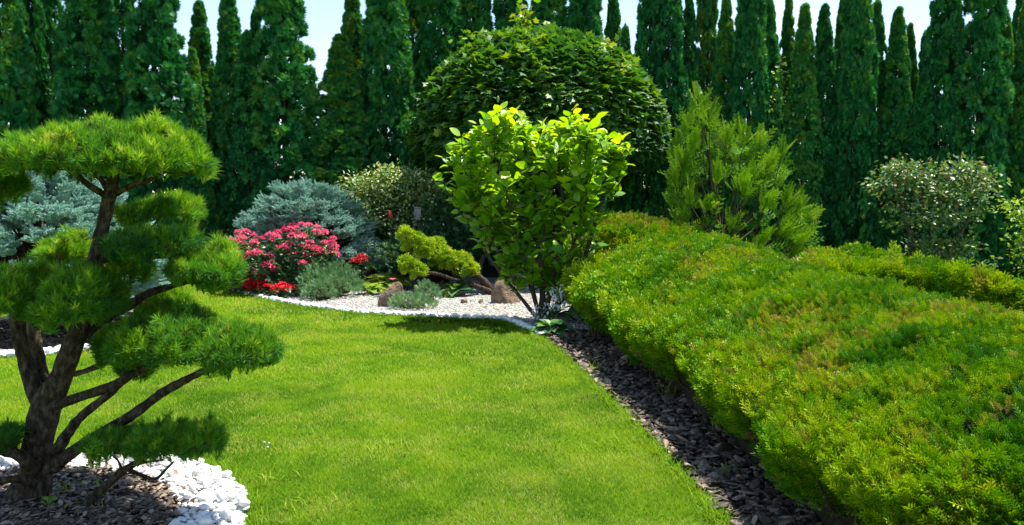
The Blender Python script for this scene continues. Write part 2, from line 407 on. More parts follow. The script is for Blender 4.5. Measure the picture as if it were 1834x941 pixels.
# ------------------------------------------------------------------ garden plan (world metres)
g2 = lambda *l: np.array([G(a, b)[:2] for a, b in l])
lawn_edge = g2((330, 507), (385, 515), (430, 527), (520, 547), (640, 563), (740, 569), (860, 574), (905, 578), (945, 594), (968, 606))
strip_edge = g2((968, 606), (1010, 636), (1080, 700), (1180, 800), (1310, 941))
HEDGE = catmull(np.array([(.80, 11.3), (.86, 10), (1.00, 8.5), (1.16, 7), (1.27, 5.5), (1.34, 4.4), (1.40, 3.5), (1.68, 3.0), (2.3, 2.85), (2.9, 3.2),
                  (3.08, 4.4), (3.02, 6), (2.92, 7.9), (2.98, 10.4), (2.8, 11.9), (2.3, 12.5), (1.6, 12.5), (1.0, 12.1)]), 4, True)
HEDGE_B = catmull(np.array([(1.12, 13.2), (1.7, 12.9), (2.4, 12.9), (3.0, 13.4), (2.9, 14.4), (2.2, 15), (1.4, 14.9), (1.0, 14.1)]), 4, True)
HEDGE_C = catmull(np.array([(3.1, 8.9), (3.8, 8.75), (4.6, 8.6), (5.4, 8.3), (6.4, 8.0), (6.6, 8.8), (5.6, 9.3), (4.6, 9.9), (3.7, 10.2), (3.2, 9.8)]), 4, True)
ROCKERY = np.r_[catmull(lawn_edge, 4), [(1.0, 10.3), (1.6, 12.6), (1.6, 17), (-6.2, 17.6), (-6.2, 16.3)]]
STRIP = np.r_[catmull(lawn_edge[-2:], 2)[1:], catmull(strip_edge, 4), [(1.10, 3.6), (1.2, 2.4), (3.2, 2.4), (3.3, 6), (3.4, 10.4), (3, 12.2), (1.5, 12.4), (1.1, 10.4)]]
PINE_C, PINE_R0, PINE_R1 = np.array([-2.65, 4.05]), 1.02, 1.36
SPR_C, SPR_R0, SPR_R1 = np.array([-5.55, 10.2]), 1.55, 1.72
BACK_Y = 15.9
circ = lambda c, r, n=72: np.c_[c[0] + r * np.cos(np.linspace(0, 2 * pi, n, endpoint=False)), c[1] + r * np.sin(np.linspace(0, 2 * pi, n, endpoint=False))]

def sheet(name, poly, z, mat, tess=True):
    import bmesh
    bm = bmesh.new(); vs = [bm.verts.new((x, y, z)) for x, y in poly]
    f = bm.faces.new(vs); bmesh.ops.triangulate(bm, faces=[f])
    bmesh.ops.recalc_face_normals(bm, faces=bm.faces)
    if bm.faces[:] and sum(fc.normal.z for fc in bm.faces) < 0: bmesh.ops.reverse_faces(bm, faces=bm.faces)
    me = bpy.data.meshes.new(name); bm.to_mesh(me); bm.free(); me.materials.append(mat)
    o = bpy.data.objects.new(name, me); COL.objects.link(o); o['kind'] = 'structure'; return o
sheet('ground', [(-300, -100), (300, -100), (300, 500), (-300, 500)], -.004, M['lawn'])
sheet('lawn', [(-14, .5), (14, .5), (14, 17.2), (-14, 17.2)], 0.0, M['lawn'])
sheet('gravel_bed', ROCKERY, .006, M['gravel'])
sheet('bark_strip', STRIP, .010, M['soil'])
sheet('pine_bed', circ(PINE_C, PINE_R1), .006, M['soil'])
sheet('spruce_bed', circ(SPR_C, SPR_R1), .006, M['soil'])
sheet('tree_border', [(-14, 16.2), (-6.0, 17.4), (1.4, 17.1), (14, 16.3), (14, 24), (-14, 24)], .012, M['soil'])

# ---- grass blades
def lawn_ok(p):
    ok = ~(inside(p, ROCKERY) | inside(p, STRIP))
    ok &= np.linalg.norm(p - PINE_C, axis=1) > PINE_R1 - .03
    ok &= np.linalg.norm(p - SPR_C, axis=1) > SPR_R1 - .03
    ok &= ~inside(p, HEDGE) & ~inside(p, HEDGE_B) & ~inside(p, HEDGE_C)
    return ok
def in_view(p, m=.25):
    return np.abs(p[:, 0]) < p[:, 1] * (917 / 1588) + m
BL_A = T_([(-.5, 0, 0), (.5, 0, 0), (.38, .55, .10), (-.38, .55, .10), (0, 1, .34)], [(0, 1, 2), (0, 2, 3), (3, 2, 4)])
mb = MB()
for y0, y1, dens, wd, hh in ((3.6, 5.2, 24000, .0028, .030), (5.2, 7.5, 13000, .0037, .032), (7.5, 11, 5600, .0058, .036), (11, 16.9, 1700, .010, .045)):
    xa = y1 * 917 / 1588 + .9; n = int((y1 - y0) * 2 * xa * dens)
    p = np.c_[U(-xa, xa, n), U(y0, y1, n)]; p = p[in_view(p, .9)]; p = p[lawn_ok(p)]
    n = len(p); ph = U(0, 2 * pi, n); lean = U(.15, .75, n)
    big = fnoise(p, 1.1, 3); mid = fnoise(p, .28, 5); small = vnoise(p, .07, 8)
    ax = np.c_[np.cos(ph) * lean, np.sin(ph) * lean, np.ones(n)]
    nh = np.c_[np.cos(ph), np.sin(ph), np.zeros(n)]
    h = hh * U(.6, 1.25, n) * (.65 + .7 * mid); tone = .42 + 1.3 * (big - .5) + 1.0 * (mid - .5) + .25 * (small - .5) + U(-.16, .16, n)
    pale = fnoise(p, .36, 15); tone = np.clip(tone, 0, .78); tone = np.where(U(0, 1, n) < np.clip((pale - .46) * 1.9, .04, .4), U(.78, 1, n), tone)
    mb.inst(BL_A, np.c_[p, np.full(n, .001)], ax, nh, np.c_[np.full(n, wd) * U(.8, 1.3, n), h, h], np.clip(tone, .02, .95))
# longer fringe along the bed edges and a few coarse bright tufts
edge = np.r_[catmull(lawn_edge, 12), catmull(strip_edge, 30)]
idx = rng.integers(0, len(edge), 9000); p = edge[idx] + rng.normal(size=(9000, 2)) * .035 + np.array([-.03, -.02])
a = U(0, 2 * pi, 2600); q = PINE_C + np.c_[np.cos(a), np.sin(a)] * (PINE_R1 + np.abs(rng.normal(size=2600)) * .05)[:, None]
a = U(0, 2 * pi, 1800); q2 = SPR_C + np.c_[np.cos(a), np.sin(a)] * (SPR_R1 + np.abs(rng.normal(size=1800)) * .05)[:, None]
p = np.r_[p, q, q2]; p = p[in_view(p)]; p = p[lawn_ok(p)]; n = len(p); ph = U(0, 2 * pi, n); lean = U(.2, 1.1, n)
h = U(.04, .10, n)
mb.inst(BL_A, np.c_[p, np.zeros(n)], np.c_[np.cos(ph) * lean, np.sin(ph) * lean, np.ones(n)], np.c_[np.cos(ph), np.sin(ph), np.zeros(n)], np.c_[U(.004, .0065, n), h, h], U(.2, .7, n))
for px, py, cnt, rad in ((840, 640, 90, .22), (905, 650, 60, .2), (640, 585, 50, .2), (590, 590, 40, .15), (500, 575, 40, .2), (490, 860, 26, .10), (560, 905, 30, .12), (700, 800, 40, .2), (1080, 800, 40, .15), (800, 720, 40, .2), (930, 700, 40, .2)):
    c = G(px, py)[:2]; p = c + rng.normal(size=(cnt, 2)) * rad * .6; p = p[lawn_ok(p)]; cnt = len(p)
    ph = U(0, 2 * pi, cnt); lean = U(.5, 1.6, cnt); h = U(.06, .10, cnt)
    mb.inst(BL_A, np.c_[p, np.zeros(cnt)], np.c_[np.cos(ph) * lean, np.sin(ph) * lean, np.ones(cnt)], np.c_[np.cos(ph), np.sin(ph), np.zeros(cnt)], np.c_[U(.007, .010, cnt), h, h], U(.62, .82, cnt))
tag(mb.build('grass', M['grass']), 'short mown green grass of the lawn', 'grass', kind='stuff')

# ---- gravel chips
CHIP0 = rock_shape(ICO1, 33, (1, .5, .15), .5, 4)
CH = [rock_shape(ICO1, s, (1, .8, .55), .3, 3) for s in range(4)]
mb = MB()
n = 15000; p = np.c_[U(-6, 1.6, n), U(10.4, 16.5, n)]; p = p[inside(p, ROCKERY)]; n = len(p)
ed = pdist(p, np.r_[catmull(lawn_edge, 4), catmull(lawn_edge, 4)[::-1] + 1e-4])
keep = U(0, 1, n) < np.where(p[:, 1] > 14.5, .5, 1); p, ed = p[keep], ed[keep]; n = len(p)
for k in range(4):
    s = slice(k, n, 4); q = p[s]; m = len(q); band = ed[s] < .16
    mb.inst(CH[k], np.c_[q, np.where(band, .02, .008)], rdir(m) * [1, 1, .25], np.tile([0, 0, 1.], (m, 1)), np.where(band, U(.022, .042, m), U(.010, .026, m)), U(.2, .95, m) + np.where(band, .15, 0))
e = catmull(lawn_edge, 24); idx = rng.integers(0, len(e), 1500); q = e[idx] + np.c_[U(-.03, .05, 1500), U(-.02, .13, 1500)]
q = q[inside(q, ROCKERY)]; m = len(q)
mb.inst(CH[0], np.c_[q, U(.015, .05, m)], rdir(m) * [1, 1, .3], np.tile([0, 0, 1.], (m, 1)), U(.024, .046, m), U(.5, 1, m), 2)
a = U(radians(-12), radians(118), 1500); q = PINE_C + np.c_[np.cos(a), np.sin(a)] * U(PINE_R0, PINE_R1 - .01, 1500)[:, None]
mb.inst(CH[1], np.c_[q, U(.006, .03, 1500)], rdir(1500) * [1, 1, .3], np.tile([0, 0, 1.], (1500, 1)), U(.014, .030, 1500), U(.3, 1, 1500), 2)
a = U(radians(-125), radians(85), 2200); q = SPR_C + np.c_[np.cos(a), np.sin(a)] * U(SPR_R0 - .02, SPR_R1, 2200)[:, None]
mb.inst(CH[2], np.c_[q, U(.01, .06, 2200)], rdir(2200) * [1, 1, .3], np.tile([0, 0, 1.], (2200, 1)), U(.02, .045, 2200), U(.3, 1, 2200), 2)
n = 700; q = np.c_[U(-5, 1.4, n), U(10.6, 15.5, n)]; q = q[inside(q, ROCKERY)]; n = len(q)
mb.inst(CHIP0, np.c_[q, np.full(n, .03)], rdir(n) * [1, 1, .3], np.tile([0, 0, 1.], (n, 1)), U(.012, .03, n), U(.2, .9, n), 1)
tag(mb.build('gravel', [M['gravel'], M['chip'], M['stone']]), 'loose white stone chips covering the rock garden and filling the white bed borders', 'gravel', kind='stuff')

# ---- bark mulch chips
mb = MB(); CHIP = []
for s in range(5):
    v, f = rock_shape(ICO2, 20 + s, (1, .62, .12), .7, 6); CHIP.append((v, f))
def chips(p, lo, hi, tone0, z=.012):
    n = len(p)
    for k in range(5):
        q = p[k::5]; m = len(q); tilt = rng.normal(size=(m, 3)) * .28 + [0, 0, 1]
        d = rdir(m) * [1, 1, .35]
        mb.inst(CHIP[k], np.c_[q, z + U(0, .022, m)], d, tilt, U(lo, hi, m)[:, None] * np.c_[U(.7, 1.5, m), U(.8, 1.3, m), U(.6, 1.3, m)], np.clip(tone0 + U(-.35, .35, m), 0, 1))
n = 26000; p = np.c_[U(.2, 2.6, n), U(3.6, 11.2, n)]; p = p[inside(p, STRIP)]; dd = pdist(p, HEDGE); p = p[(~inside(p, HEDGE)) | (dd < .45)]
keep = U(0, 1, len(p)) < np.clip(6.0 / p[:, 1], .35, 1); chips(p[keep], .014, .034, .40); k2 = U(0, 1, len(p)) < .13; chips(p[k2], .04, .062, .42, .018)
n = 9000; p = PINE_C + np.c_[U(-1.1, 1.1, n), U(-.4, 1.1, n)]; p = p[np.linalg.norm(p - PINE_C, axis=1) < PINE_R0 + .04 + .3 * U(0, 1, len(p)) ** 5]; chips(p, .011, .026, .5)
n = 5000; p = SPR_C + np.c_[U(-1.6, 1.6, n), U(-1.6, 1.6, n)]; p = p[np.linalg.norm(p - SPR_C, axis=1) < SPR_R0 + .03]; chips(p, .02, .045, .4)
tag(mb.build('bark_mulch', M['chip']), 'dark shredded bark chips covering the planting beds', 'mulch', kind='stuff')

# ---- white stones of the two ring borders: each its own object
ST = []
for s in range(9):
    v, f = rock_shape(ICO2, 40 + s, (1, U(.62, .95), U(.45, .75)), .40, 9)
    me = MB().add(v, f, U(.2, .9)); o = me.build('white_stone', M['stone'], smooth=True); ST.append(o.data); bpy.data.objects.remove(o)
def put_stone(x, y, z, s, label, group):
    o = bpy.data.objects.new('white_stone', ST[int(rng.integers(0, len(ST)))]); COL.objects.link(o)
    o.location = (x, y, z); o.scale = (s, s, s); o.rotation_euler = (U(-.35, .35), U(-.35, .35), U(0, 6.28))
    tag(o, label, 'stone', group)
placed = []
def pack(c, r0, r1, a0, a1, n, s0, s1, sep, label, group, maxn):
    k = 0; loc = []
    for _ in range(n):
        a = U(a0, a1); r = U(r0, r1); q = c + r * np.array([cos(a), sin(a)]); s = U(s0, s1)
        if abs(q[0]) > q[1] * .578 + .08: continue
        if any((q[0] - t[0]) ** 2 + (q[1] - t[1]) ** 2 < (sep * (s + t[2])) ** 2 for t in loc): continue
        loc.append((q[0], q[1], s)); put_stone(q[0], q[1], s * .42 + .004, s, label, group); k += 1
        if k >= maxn: break
    return loc
lab = 'rounded white stone lying in the white ring round the bed of the near cloud pine'
base = pack(PINE_C, PINE_R0 + .01, PINE_R1 - .02, radians(-8), radians(115), 9000, .026, .046, .66, lab, 'white stones ringing the pine bed', 205)
for t in base[::5]:
    put_stone(t[0] + U(-.03, .03), t[1] + U(-.03, .03), .048 + U(0, .012), U(.026, .038), lab, 'white stones ringing the pine bed')
pack(SPR_C, SPR_R0, SPR_R1, radians(-120), radians(75), 4000, .06, .085, .74, 'rounded white stone in the distant white edging round the blue spruce bed', 'white stones edging the spruce bed', 48)

# ------------------------------------------------------------------ thuja screen
def thuja_mesh(seed, lean=.0, sparse=1.0):
    """unit thuja: 1 m tall crown profile scaled later; built at 5.6 m tall, radius .45"""
    H, R = 5.6, .46
    mb = MB(); n = int(520 * sparse)
    t = U(0, 1, n) ** .92; a = U(0, 2 * pi, n)
    prof = lambda t: R * np.clip(1 - t ** 2.9, 0, 1) ** .88 * (1.0 - .30 * t) * (1 + .28 * (1 - t) ** 2.5) + .02
    r = prof(t) * (.72 + .5 * vnoise(np.c_[np.cos(a) * 2, np.sin(a) * 2, t * 9], 1, seed)) * U(.8, 1.06, n)
    c = np.c_[r * np.cos(a), r * np.sin(a), .08 + t * (H - .18)]
    out = norm(np.c_[np.cos(a), np.sin(a), U(-.1, .5, n)])
    cs = U(.10, .17, n) * (1.08 - .66 * t ** 2); ct = U(-.24, .24, n)
    m = 34
    u = rdir(n * m); o = np.repeat(out, m, 0); flip = (u * o).sum(1) < -.1; u[flip] *= -1
    u = norm(u + o * .25)
    pos = np.repeat(c, m, 0) + u * np.repeat(cs, m)[:, None] * U(.35, .95, n * m)[:, None] * [1, 1, .85]
    ax = norm(u * .7 + rng.normal(size=u.shape) * .45 + [0, 0, .35])
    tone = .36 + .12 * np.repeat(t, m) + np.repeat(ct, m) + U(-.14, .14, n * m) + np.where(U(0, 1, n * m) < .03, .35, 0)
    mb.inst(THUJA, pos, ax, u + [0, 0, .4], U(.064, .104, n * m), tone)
    k = int(2300 * sparse); t3 = U(0, .96, k) ** 1.7; a3 = U(0, 2 * pi, k); r3 = prof(t3) * U(.25, .75, k)
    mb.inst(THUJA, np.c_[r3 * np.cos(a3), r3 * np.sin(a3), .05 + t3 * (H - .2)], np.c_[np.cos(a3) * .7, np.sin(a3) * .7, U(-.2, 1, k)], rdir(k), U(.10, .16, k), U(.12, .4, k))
    # outer stray tips and the pointed leader
    k = 160; t2 = U(.80, 1, k); a2 = U(0, 2 * pi, k); r2 = prof(t2) * U(.1, .8, k)
    mb.inst(THUJA, np.c_[r2 * np.cos(a2), r2 * np.sin(a2), .05 + t2 * (H - .12)], np.c_[np.cos(a2) * .3, np.sin(a2) * .3, np.ones(k)], rdir(k), U(.07, .12, k), U(.4, .68, k))
    tr = MB(); tube(tr, [(0, 0, -.02), (.01, 0, 2), (0, .02, 4), (0, 0, 5.3)], [.07, .05, .03, .008], 7, 3, knob=.3)
    for i in range(26):
        z = U(.3, 5); aa = U(0, 2 * pi); rr = prof(np.array([z / H]))[0] * .8
        tube(tr, [(0, 0, z), (rr * .5 * cos(aa), rr * .5 * sin(aa), z + .12), (rr * cos(aa), rr * sin(aa), z + .35)], [.014, .010, .004], 4, 2)
    a_ = mb.build('crown', M['thuja']); b_ = tr.build('trunk', M['twig'], smooth=True)
    ms = (a_.data, b_.data); bpy.data.objects.remove(a_); bpy.data.objects.remove(b_); return ms
TH = [thuja_mesh(s, sparse=sp) for s, sp in enumerate((1, 1, .95, 1, .8, .9, .55))]
# centre px, width px, top y px, depth Y, mesh, label
RT = 'thuja'
TJ = [
 (18, 78, -95, 15.2, 0, 'broad dark thuja standing at the left end of the tall screen'),
 (64, 56, -70, 16.8, 4, 'narrow thuja with light showing through, second from the left end of the screen'),
 (104, 60, -60, 17.2, 6, 'thin see-through dark thuja left of the broad thuja above the pine top'),
 (166, 98, -85, 15.6, 1, 'broad thuja with a yellowish right edge, directly above the pine top canopy'),
 (226, 54, -40, 17.4, 6, 'sparse brownish thuja squeezed between two broad thujas above the pine'),
 (285, 92, -110, 15.8, 2, 'very tall broad thuja bordering the first sky gap on the left'),
 (352, 46, 82, 16.2, 0, 'small light green pointed thuja, shortest in the left part of the screen'),
 (369, 60, -2, 17.2, 1, 'slim pointed thuja rising behind the shortest light green thuja on the left'),
 (420, 62, -30, 16.8, 3, 'slender thuja between two small sky gaps, left of the round-topped clump'),
 (464, 44, 12, 17.6, 4, 'small round-tipped thuja in a sky gap behind two taller thujas'),
 (444, 52, 52, 16.4, 5, 'medium bright-tipped thuja in front of the round-tipped small one'),
 (517, 92, -60, 16.6, 2, 'wide thuja with a lumpy outline left of the sky gap beside the tapering cone'),
 (606, 88, 60, 16.6, 0, 'broad cone-shaped thuja tapering to a point, right of the left sky gap'),
 (632, 62, -30, 17.8, 1, 'tall thuja peering over the shoulder of the broad cone-shaped thuja'),
 (688, 78, -80, 17.0, 3, 'dense straight thuja above the variegated shrub'),
 (738, 60, -70, 18.2, 5, 'dark recessed thuja above the left edge of the round maple'),
 (790, 88, -60, 17.6, 2, 'broad thuja behind the left shoulder of the round maple'),
 (850, 78, -50, 18.2, 0, 'thuja behind the round maple, just left of its top shoots'),
 (912, 80, -55, 18.2, 1, 'thuja directly behind the bright top shoots of the round maple'),
 (978, 80, -45, 18.2, 3, 'thuja behind the round maple, just right of its top shoots'),
 (1046, 72, -50, 17.9, 0, 'thuja behind the right shoulder of the round maple, left of the sky gap'),
 (1096, 46, -35, 18.4, 5, 'narrow dark thuja on the left rim of the sky gap right of the maple'),
 (1120, 44, 40, 17.9, 4, 'short thuja sunk in the sky gap right of the maple'),
 (1156, 56, -40, 17.5, 1, 'straight thuja on the right rim of the sky gap beside the maple'),
 (1200, 58, -50, 17.3, 2, 'tall thuja directly above the tip of the golden cypress'),
 (1232, 42, -28, 17.7, 4, 'slim thuja just right of the one over the golden cypress tip'),
 (1264, 48, -40, 18.0, 5, 'dark back-row thuja left of the white cloud gap above the golden cypress'),
 (1288, 54, -8, 17.3, 3, 'pointed olive-tinged thuja bordering the white cloud gap above the golden cypress'),
 (1336, 60, -60, 16.9, 0, 'straight dense thuja left of the one draped with bright creeper'),
 (1376, 52, -14, 17.1, 5, 'brownish-topped thuja draped with a bright green creeper'),
 (1404, 40, -12, 17.9, 4, 'thin dark thuja right behind the creeper-draped thuja'),
 (1436, 58, 4, 16.8, 1, 'left one of a pair of pale pointed thujas right of the creeper'),
 (1471, 54, 4, 16.9, 2, 'right one of a pair of pale pointed thujas right of the creeper'),
 (1494, 44, -25, 17.9, 5, 'dark thuja backing the pair of pale pointed thujas'),
 (1528, 60, -70, 16.7, 3, 'tall dense thuja with a bright gap along its left side, right of the pale pair'),
 (1561, 52, -2, 17.2, 4, 'brown-tinged thuja leaning on the tall dense thuja beside the right sky gap'),
 (1598, 60, 10, 16.8, 0, 'pointed thuja standing alone in the right sky gap'),
 (1624, 40, 40, 17.6, 5, 'small back-row thuja right of the pointed one in the right sky gap'),
 (1641, 46, 122, 16.4, 2, 'shortest thuja of the right part, a small pointed cone above the small grey tree'),
 (1652, 44, 52, 17.9, 4, 'half-hidden thuja rising behind the shortest thuja on the right'),
 (1686, 66, -60, 16.6, 1, 'dense upright thuja on the right rim of the right sky gap'),
 (1740, 78, -75, 16.4, 2, 'broad twin-stemmed looking thuja third from the right end of the screen'),
 (1783, 54, 12, 16.9, 3, 'pointed thuja between the broad one and the right end of the screen'),
 (1803, 42, -25, 17.6, 6, 'thin dark back-row thuja second from the right end of the screen'),
 (1828, 56, -15, 16.5, 0, 'thuja standing at the right end of the tall screen'),
]
for px, wpx, top, Y, mi, lb in TJ:
    Y += .7
    if 730 < px < 1100: Y += 1.0
    if top < -35: top -= 130
    b = P(px, 400, Y); h = P(px, top, Y)[2]; wd = wpx * Y / F_PX
    r = thing('thuja_tree', lb, 'tree', (b[0], Y, 0), 'thujas of the tall screen')
    c = bpy.data.objects.new('crown', TH[mi][0]); t = bpy.data.objects.new('trunk', TH[mi][1])
    for o in (c, t): COL.objects.link(o); o.parent = r
    q = .83 if px < 700 else .89; r.scale = (wd / q, wd / q, h / 5.6); r.rotation_euler = (U(-.015, .015), U(-.02, .02), U(0, 6.28))

# bright creeper hanging on one thuja
def scatter_leaves(mb, tpl, pos, out, size, tone, up=.4, jit=.5, droop=0.0, mat=0):
    n = len(pos); ax = norm(out + rng.normal(size=(n, 3)) * jit + [0, 0, -droop]); nh = norm(np.array([0, 0, 1.]) * up + out * (1 - up) + rng.normal(size=(n, 3)) * .3)
    mb.inst(tpl, pos, ax, nh, size, tone, mat)
r = thing('creeper', 'bright green creeper trailing down the front of a thuja', 'creeper', P(1394, 240, 17.25))
mb = MB(); st = MB()
path = catmull(np.array([P(x, y, 17.25) for x, y in ((1402, 105), (1398, 130), (1404, 150), (1396, 172), (1388, 195), (1398, 205), (1386, 240))]), 8)
tube(st, path, np.full(len(path), .005), 5, 1)
n = 110; q = path[rng.integers(0, len(path), n)] + rng.normal(size=(n, 3)) * [.10, .05, .05]
scatter_leaves(mb, OVATE, q, np.tile([0, -1, -.4], (n, 1)), U(.05, .10, n), U(0, .35, n))
mb.build('leaves', M['limeleaf'], r); st.build('stem', M['twig'], r)

# ------------------------------------------------------------------ globe maple
YA = 17.2; KA = YA / 15.3
c = P(966, 215, YA); R = np.array([2.16 * KA, 2.0 * KA, 1.0])
base = np.array([c[0], YA, 0]); r = thing('maple_tree', 'large globe-shaped maple with dark lobed leaves, trimmed into a dome', 'tree', base)
tr = MB(); tube(tr, [base, base + [.02, 0, .7], base + [0, .03, 1.5], base + [0, 0, 2.6]], [.13, .11, .10, .05], 10, 4, knob=.25)
for i in range(14):
    a = i * 2.4; e = U(.5, 1.3); d = np.array([cos(a) * cos(e), sin(a) * cos(e), sin(e)])
    s = base + [0, 0, U(1.3, 1.8)]; tube(tr, [s, s + d * .6, s + d * 1.5 + [0, 0, .1]], [.04, .028, .01], 6, 3)
tr.build('trunk', M['bark_grey'], r, smooth=True)
mb = MB()
topz, midz, botz = P(966, 57, YA)[2], P(966, 262, YA)[2], P(966, 322, YA)[2] - .15
def dome(n, k=1.0):
    a = U(0, 2 * pi, n); u = U(-.55, 1, n)
    u = np.where(U(0, 1, n) < .15, U(.6, 1, n), u)
    zz = np.where(u > 0, midz + (topz - midz) * u, midz + (midz - botz) * u)
    rad = np.where(u > 0, (1 - np.abs(u) ** 2.15) ** .5, (1 - (np.abs(u) / .62) ** 2.0 * .22))
    rad = np.nan_to_num(rad)
    p = np.c_[c[0] + R[0] * rad * np.cos(a), c[1] + R[1] * rad * np.sin(a), zz]
    nrm = norm(np.c_[np.cos(a) * np.maximum(rad, .15), np.sin(a) * np.maximum(rad, .15), np.where(u > 0, u ** 1.3 * 1.15, u * .5)])
    return p, nrm, u
for layer, (n, off, sz) in enumerate(((14500, .0, 1), (8000, .16, 1), (3600, .36, 1.1))):
    p, nr, u = dome(n); lump = fnoise(p, .55, 4) - .5
    p = p - nr * (off + U(0, .14, n))[:, None] + nr * (lump * .16)[:, None]
    ax = norm(nr * .9 + [0, 0, -.35] + rng.normal(size=(n, 3)) * .42)
    nh = norm(nr * .6 + [0, 0, .75] + rng.normal(size=(n, 3)) * .22)
    tone = .36 + .5 * lump + U(-.16, .16, n) + np.where(U(0, 1, n) < .06, .3, 0) + .12 * np.clip(u, 0, 1)
    mb.inst(MAPLE, p, ax, nh, U(.11, .18, n) * sz, np.clip(tone, 0, .86))
for px, py, cnt, hgt, sp in ((935, 30, 42, .26, .10), (968, 62, 30, .16, .10), (937, 90, 26, .12, .10), (835, 66, 16, .12, .08), (870, 58, 14, .1, .08), (1127, 118, 26, .10, .11), (1092, 82, 14, .1, .08)):
    q = P(px, py, YA - .3 if py < 70 else YA - 1.7); p = q + rng.normal(size=(cnt, 3)) * [sp, sp, hgt * .55]
    scatter_leaves(mb, MAPLE, p, norm(p - q + [0, 0, .1]), U(.07, .14, cnt), U(.6, .9, cnt), .6, .5)
mb.build('crown', M['maple'], r)

# ------------------------------------------------------------------ juniper hedges
def hedge(name, label, poly, Hf, prof, dens, seed, core_in=.2, tuft=.064, twigs=420, group='clipped juniper hedges', skip=None, grow=None):
    lo, hi = poly.min(0), poly.max(0); root = thing(name, label, 'hedge', (poly[:, 0].mean(), poly[:, 1].mean(), 0), group)
    ext = poly if grow is None else grow(poly)
    def zf(p, d):
        if grow is None: return Hf(p) * np.interp(d, prof[0], prof[1])
        return Hf(p) * np.minimum(np.interp(pdist(p, ext), prof[0], prof[1]), np.interp(d, [0, .1, .25, .5], [.45, .72, .92, 1.0]) + (d > .9) + (p[:, 0] < 1.9))
    bump = lambda p: (fnoise(p, .7, seed) - .5) * .22 + (vnoise(p, .2, seed + 4) - .5) * .07
    # solid dark core added under the foliage to block light
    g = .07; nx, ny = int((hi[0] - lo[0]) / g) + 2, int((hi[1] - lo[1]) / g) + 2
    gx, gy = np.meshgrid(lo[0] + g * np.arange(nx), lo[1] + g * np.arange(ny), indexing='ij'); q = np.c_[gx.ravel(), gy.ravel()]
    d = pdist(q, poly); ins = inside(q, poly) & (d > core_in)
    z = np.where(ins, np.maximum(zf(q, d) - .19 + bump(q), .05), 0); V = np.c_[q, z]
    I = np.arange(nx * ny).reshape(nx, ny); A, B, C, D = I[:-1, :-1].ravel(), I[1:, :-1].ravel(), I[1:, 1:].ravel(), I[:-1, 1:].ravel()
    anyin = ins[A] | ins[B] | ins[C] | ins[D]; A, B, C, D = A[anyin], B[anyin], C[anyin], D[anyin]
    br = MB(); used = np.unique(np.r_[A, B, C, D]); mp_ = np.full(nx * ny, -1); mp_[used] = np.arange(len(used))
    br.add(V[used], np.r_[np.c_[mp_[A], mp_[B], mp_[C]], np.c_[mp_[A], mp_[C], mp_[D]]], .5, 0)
    per = np.r_[poly, poly[:1]]; seg = np.linalg.norm(np.diff(per, axis=0), axis=1); cum = np.r_[0, np.cumsum(seg)]
    def along(s): return np.c_[np.interp(s, cum, per[:, 0]), np.interp(s, cum, per[:, 1])]
    ctr = poly.mean(0)
    def inward(s):
        t = norm(along(s + .05) - along(s - .05)); nrm = np.c_[-t[:, 1], t[:, 0]]; m = ((ctr - along(s)) * nrm).sum(1) < 0
        tst = inside(along(s) + nrm * .03, poly); nrm[~tst] *= -1; return nrm
    for s in U(0, cum[-1], twigs):
        sa = np.array([s]); b = along(sa)[0]; iw = inward(sa)[0]; tz = Hf(b[None])[0] * prof[1][0]
        if skip is not None and skip(b[None])[0]: continue
        jit = rng.normal(size=2) * .10
        p0 = np.r_[b + iw * U(.28, .5) + jit, 0]; p2 = np.r_[b + iw * U(-.02, .10), tz * U(.7, 1.2)]; p1 = (p0 + p2) / 2 + np.r_[iw * -.05, -.03] + rng.normal(size=3) * .02
        rr = U(.004, .009); tube(br, [p0, p1, p2], [rr * 1.3, rr, rr * .5], 4, 2, mat=1)
        for _ in range(2):
            p3 = p1 + (p2 - p1) * U(.2, .8); tube(br, [p3, p3 + np.r_[-iw * .08, U(-.02, .1)] + rng.normal(size=3) * .03], [rr * .5, .0015], 3, 1, mat=1)
    br.build('twigs_and_core', [M['core'], M['twig']], root)
    # foliage: clumps on top, longer shoots on the flanks
    mb = MB()
    n = int(dens * (hi[0] - lo[0]) * (hi[1] - lo[1])); p = np.c_[U(lo[0], hi[0], n), U(lo[1], hi[1], n)]
    keep = U(0, 1, n) < np.clip((4.2 / np.maximum(p[:, 1], 2.5)) ** 1.35, .16, 1); p = p[keep]; p = p[inside(p, poly)]; p = p[in_view(p, 2.2)]
    if skip is not None: p = p[~skip(p)]
    d = pdist(p, poly); n = len(p); far = np.clip(p[:, 1] / 4.5, .9, 2.4) ** .75
    e = .02; gx_ = (zf(p + [e, 0], pdist(p + [e, 0], poly)) - zf(p - [e, 0], pdist(p - [e, 0], poly))) / (2 * e)
    gy_ = (zf(p + [0, e], pdist(p + [0, e], poly)) - zf(p - [0, e], pdist(p - [0, e], poly))) / (2 * e)
    nr = norm(np.c_[-gx_, -gy_, np.ones(n)])
    cl = fnoise(p, .5, seed + 9); fine = vnoise(p, .12, seed + 11); br_ = fnoise(p, .9, seed + 20)
    rim = np.clip(1 - d / .45, 0, 1)
    # every point is a shoot cluster: a small rosette of sprays leaning out from a shared foot
    hol = vnoise(p, .15, seed + 40) ; kq = (hol > .31) | (U(0, 1, n) < .38); p, d, nr, cl, fine, br_, rim, far = p[kq], d[kq], nr[kq], cl[kq], fine[kq], br_[kq], rim[kq], far[kq]; n = len(p)
    m = 11; k = n // m; p, d, nr, cl, fine, br_, rim, far = p[:k], d[:k], nr[:k], cl[:k], fine[:k], br_[:k], rim[:k], far[:k]
    z = zf(p, d) + bump(p) - U(.035, .085, k); ct = U(-.17, .17, k)
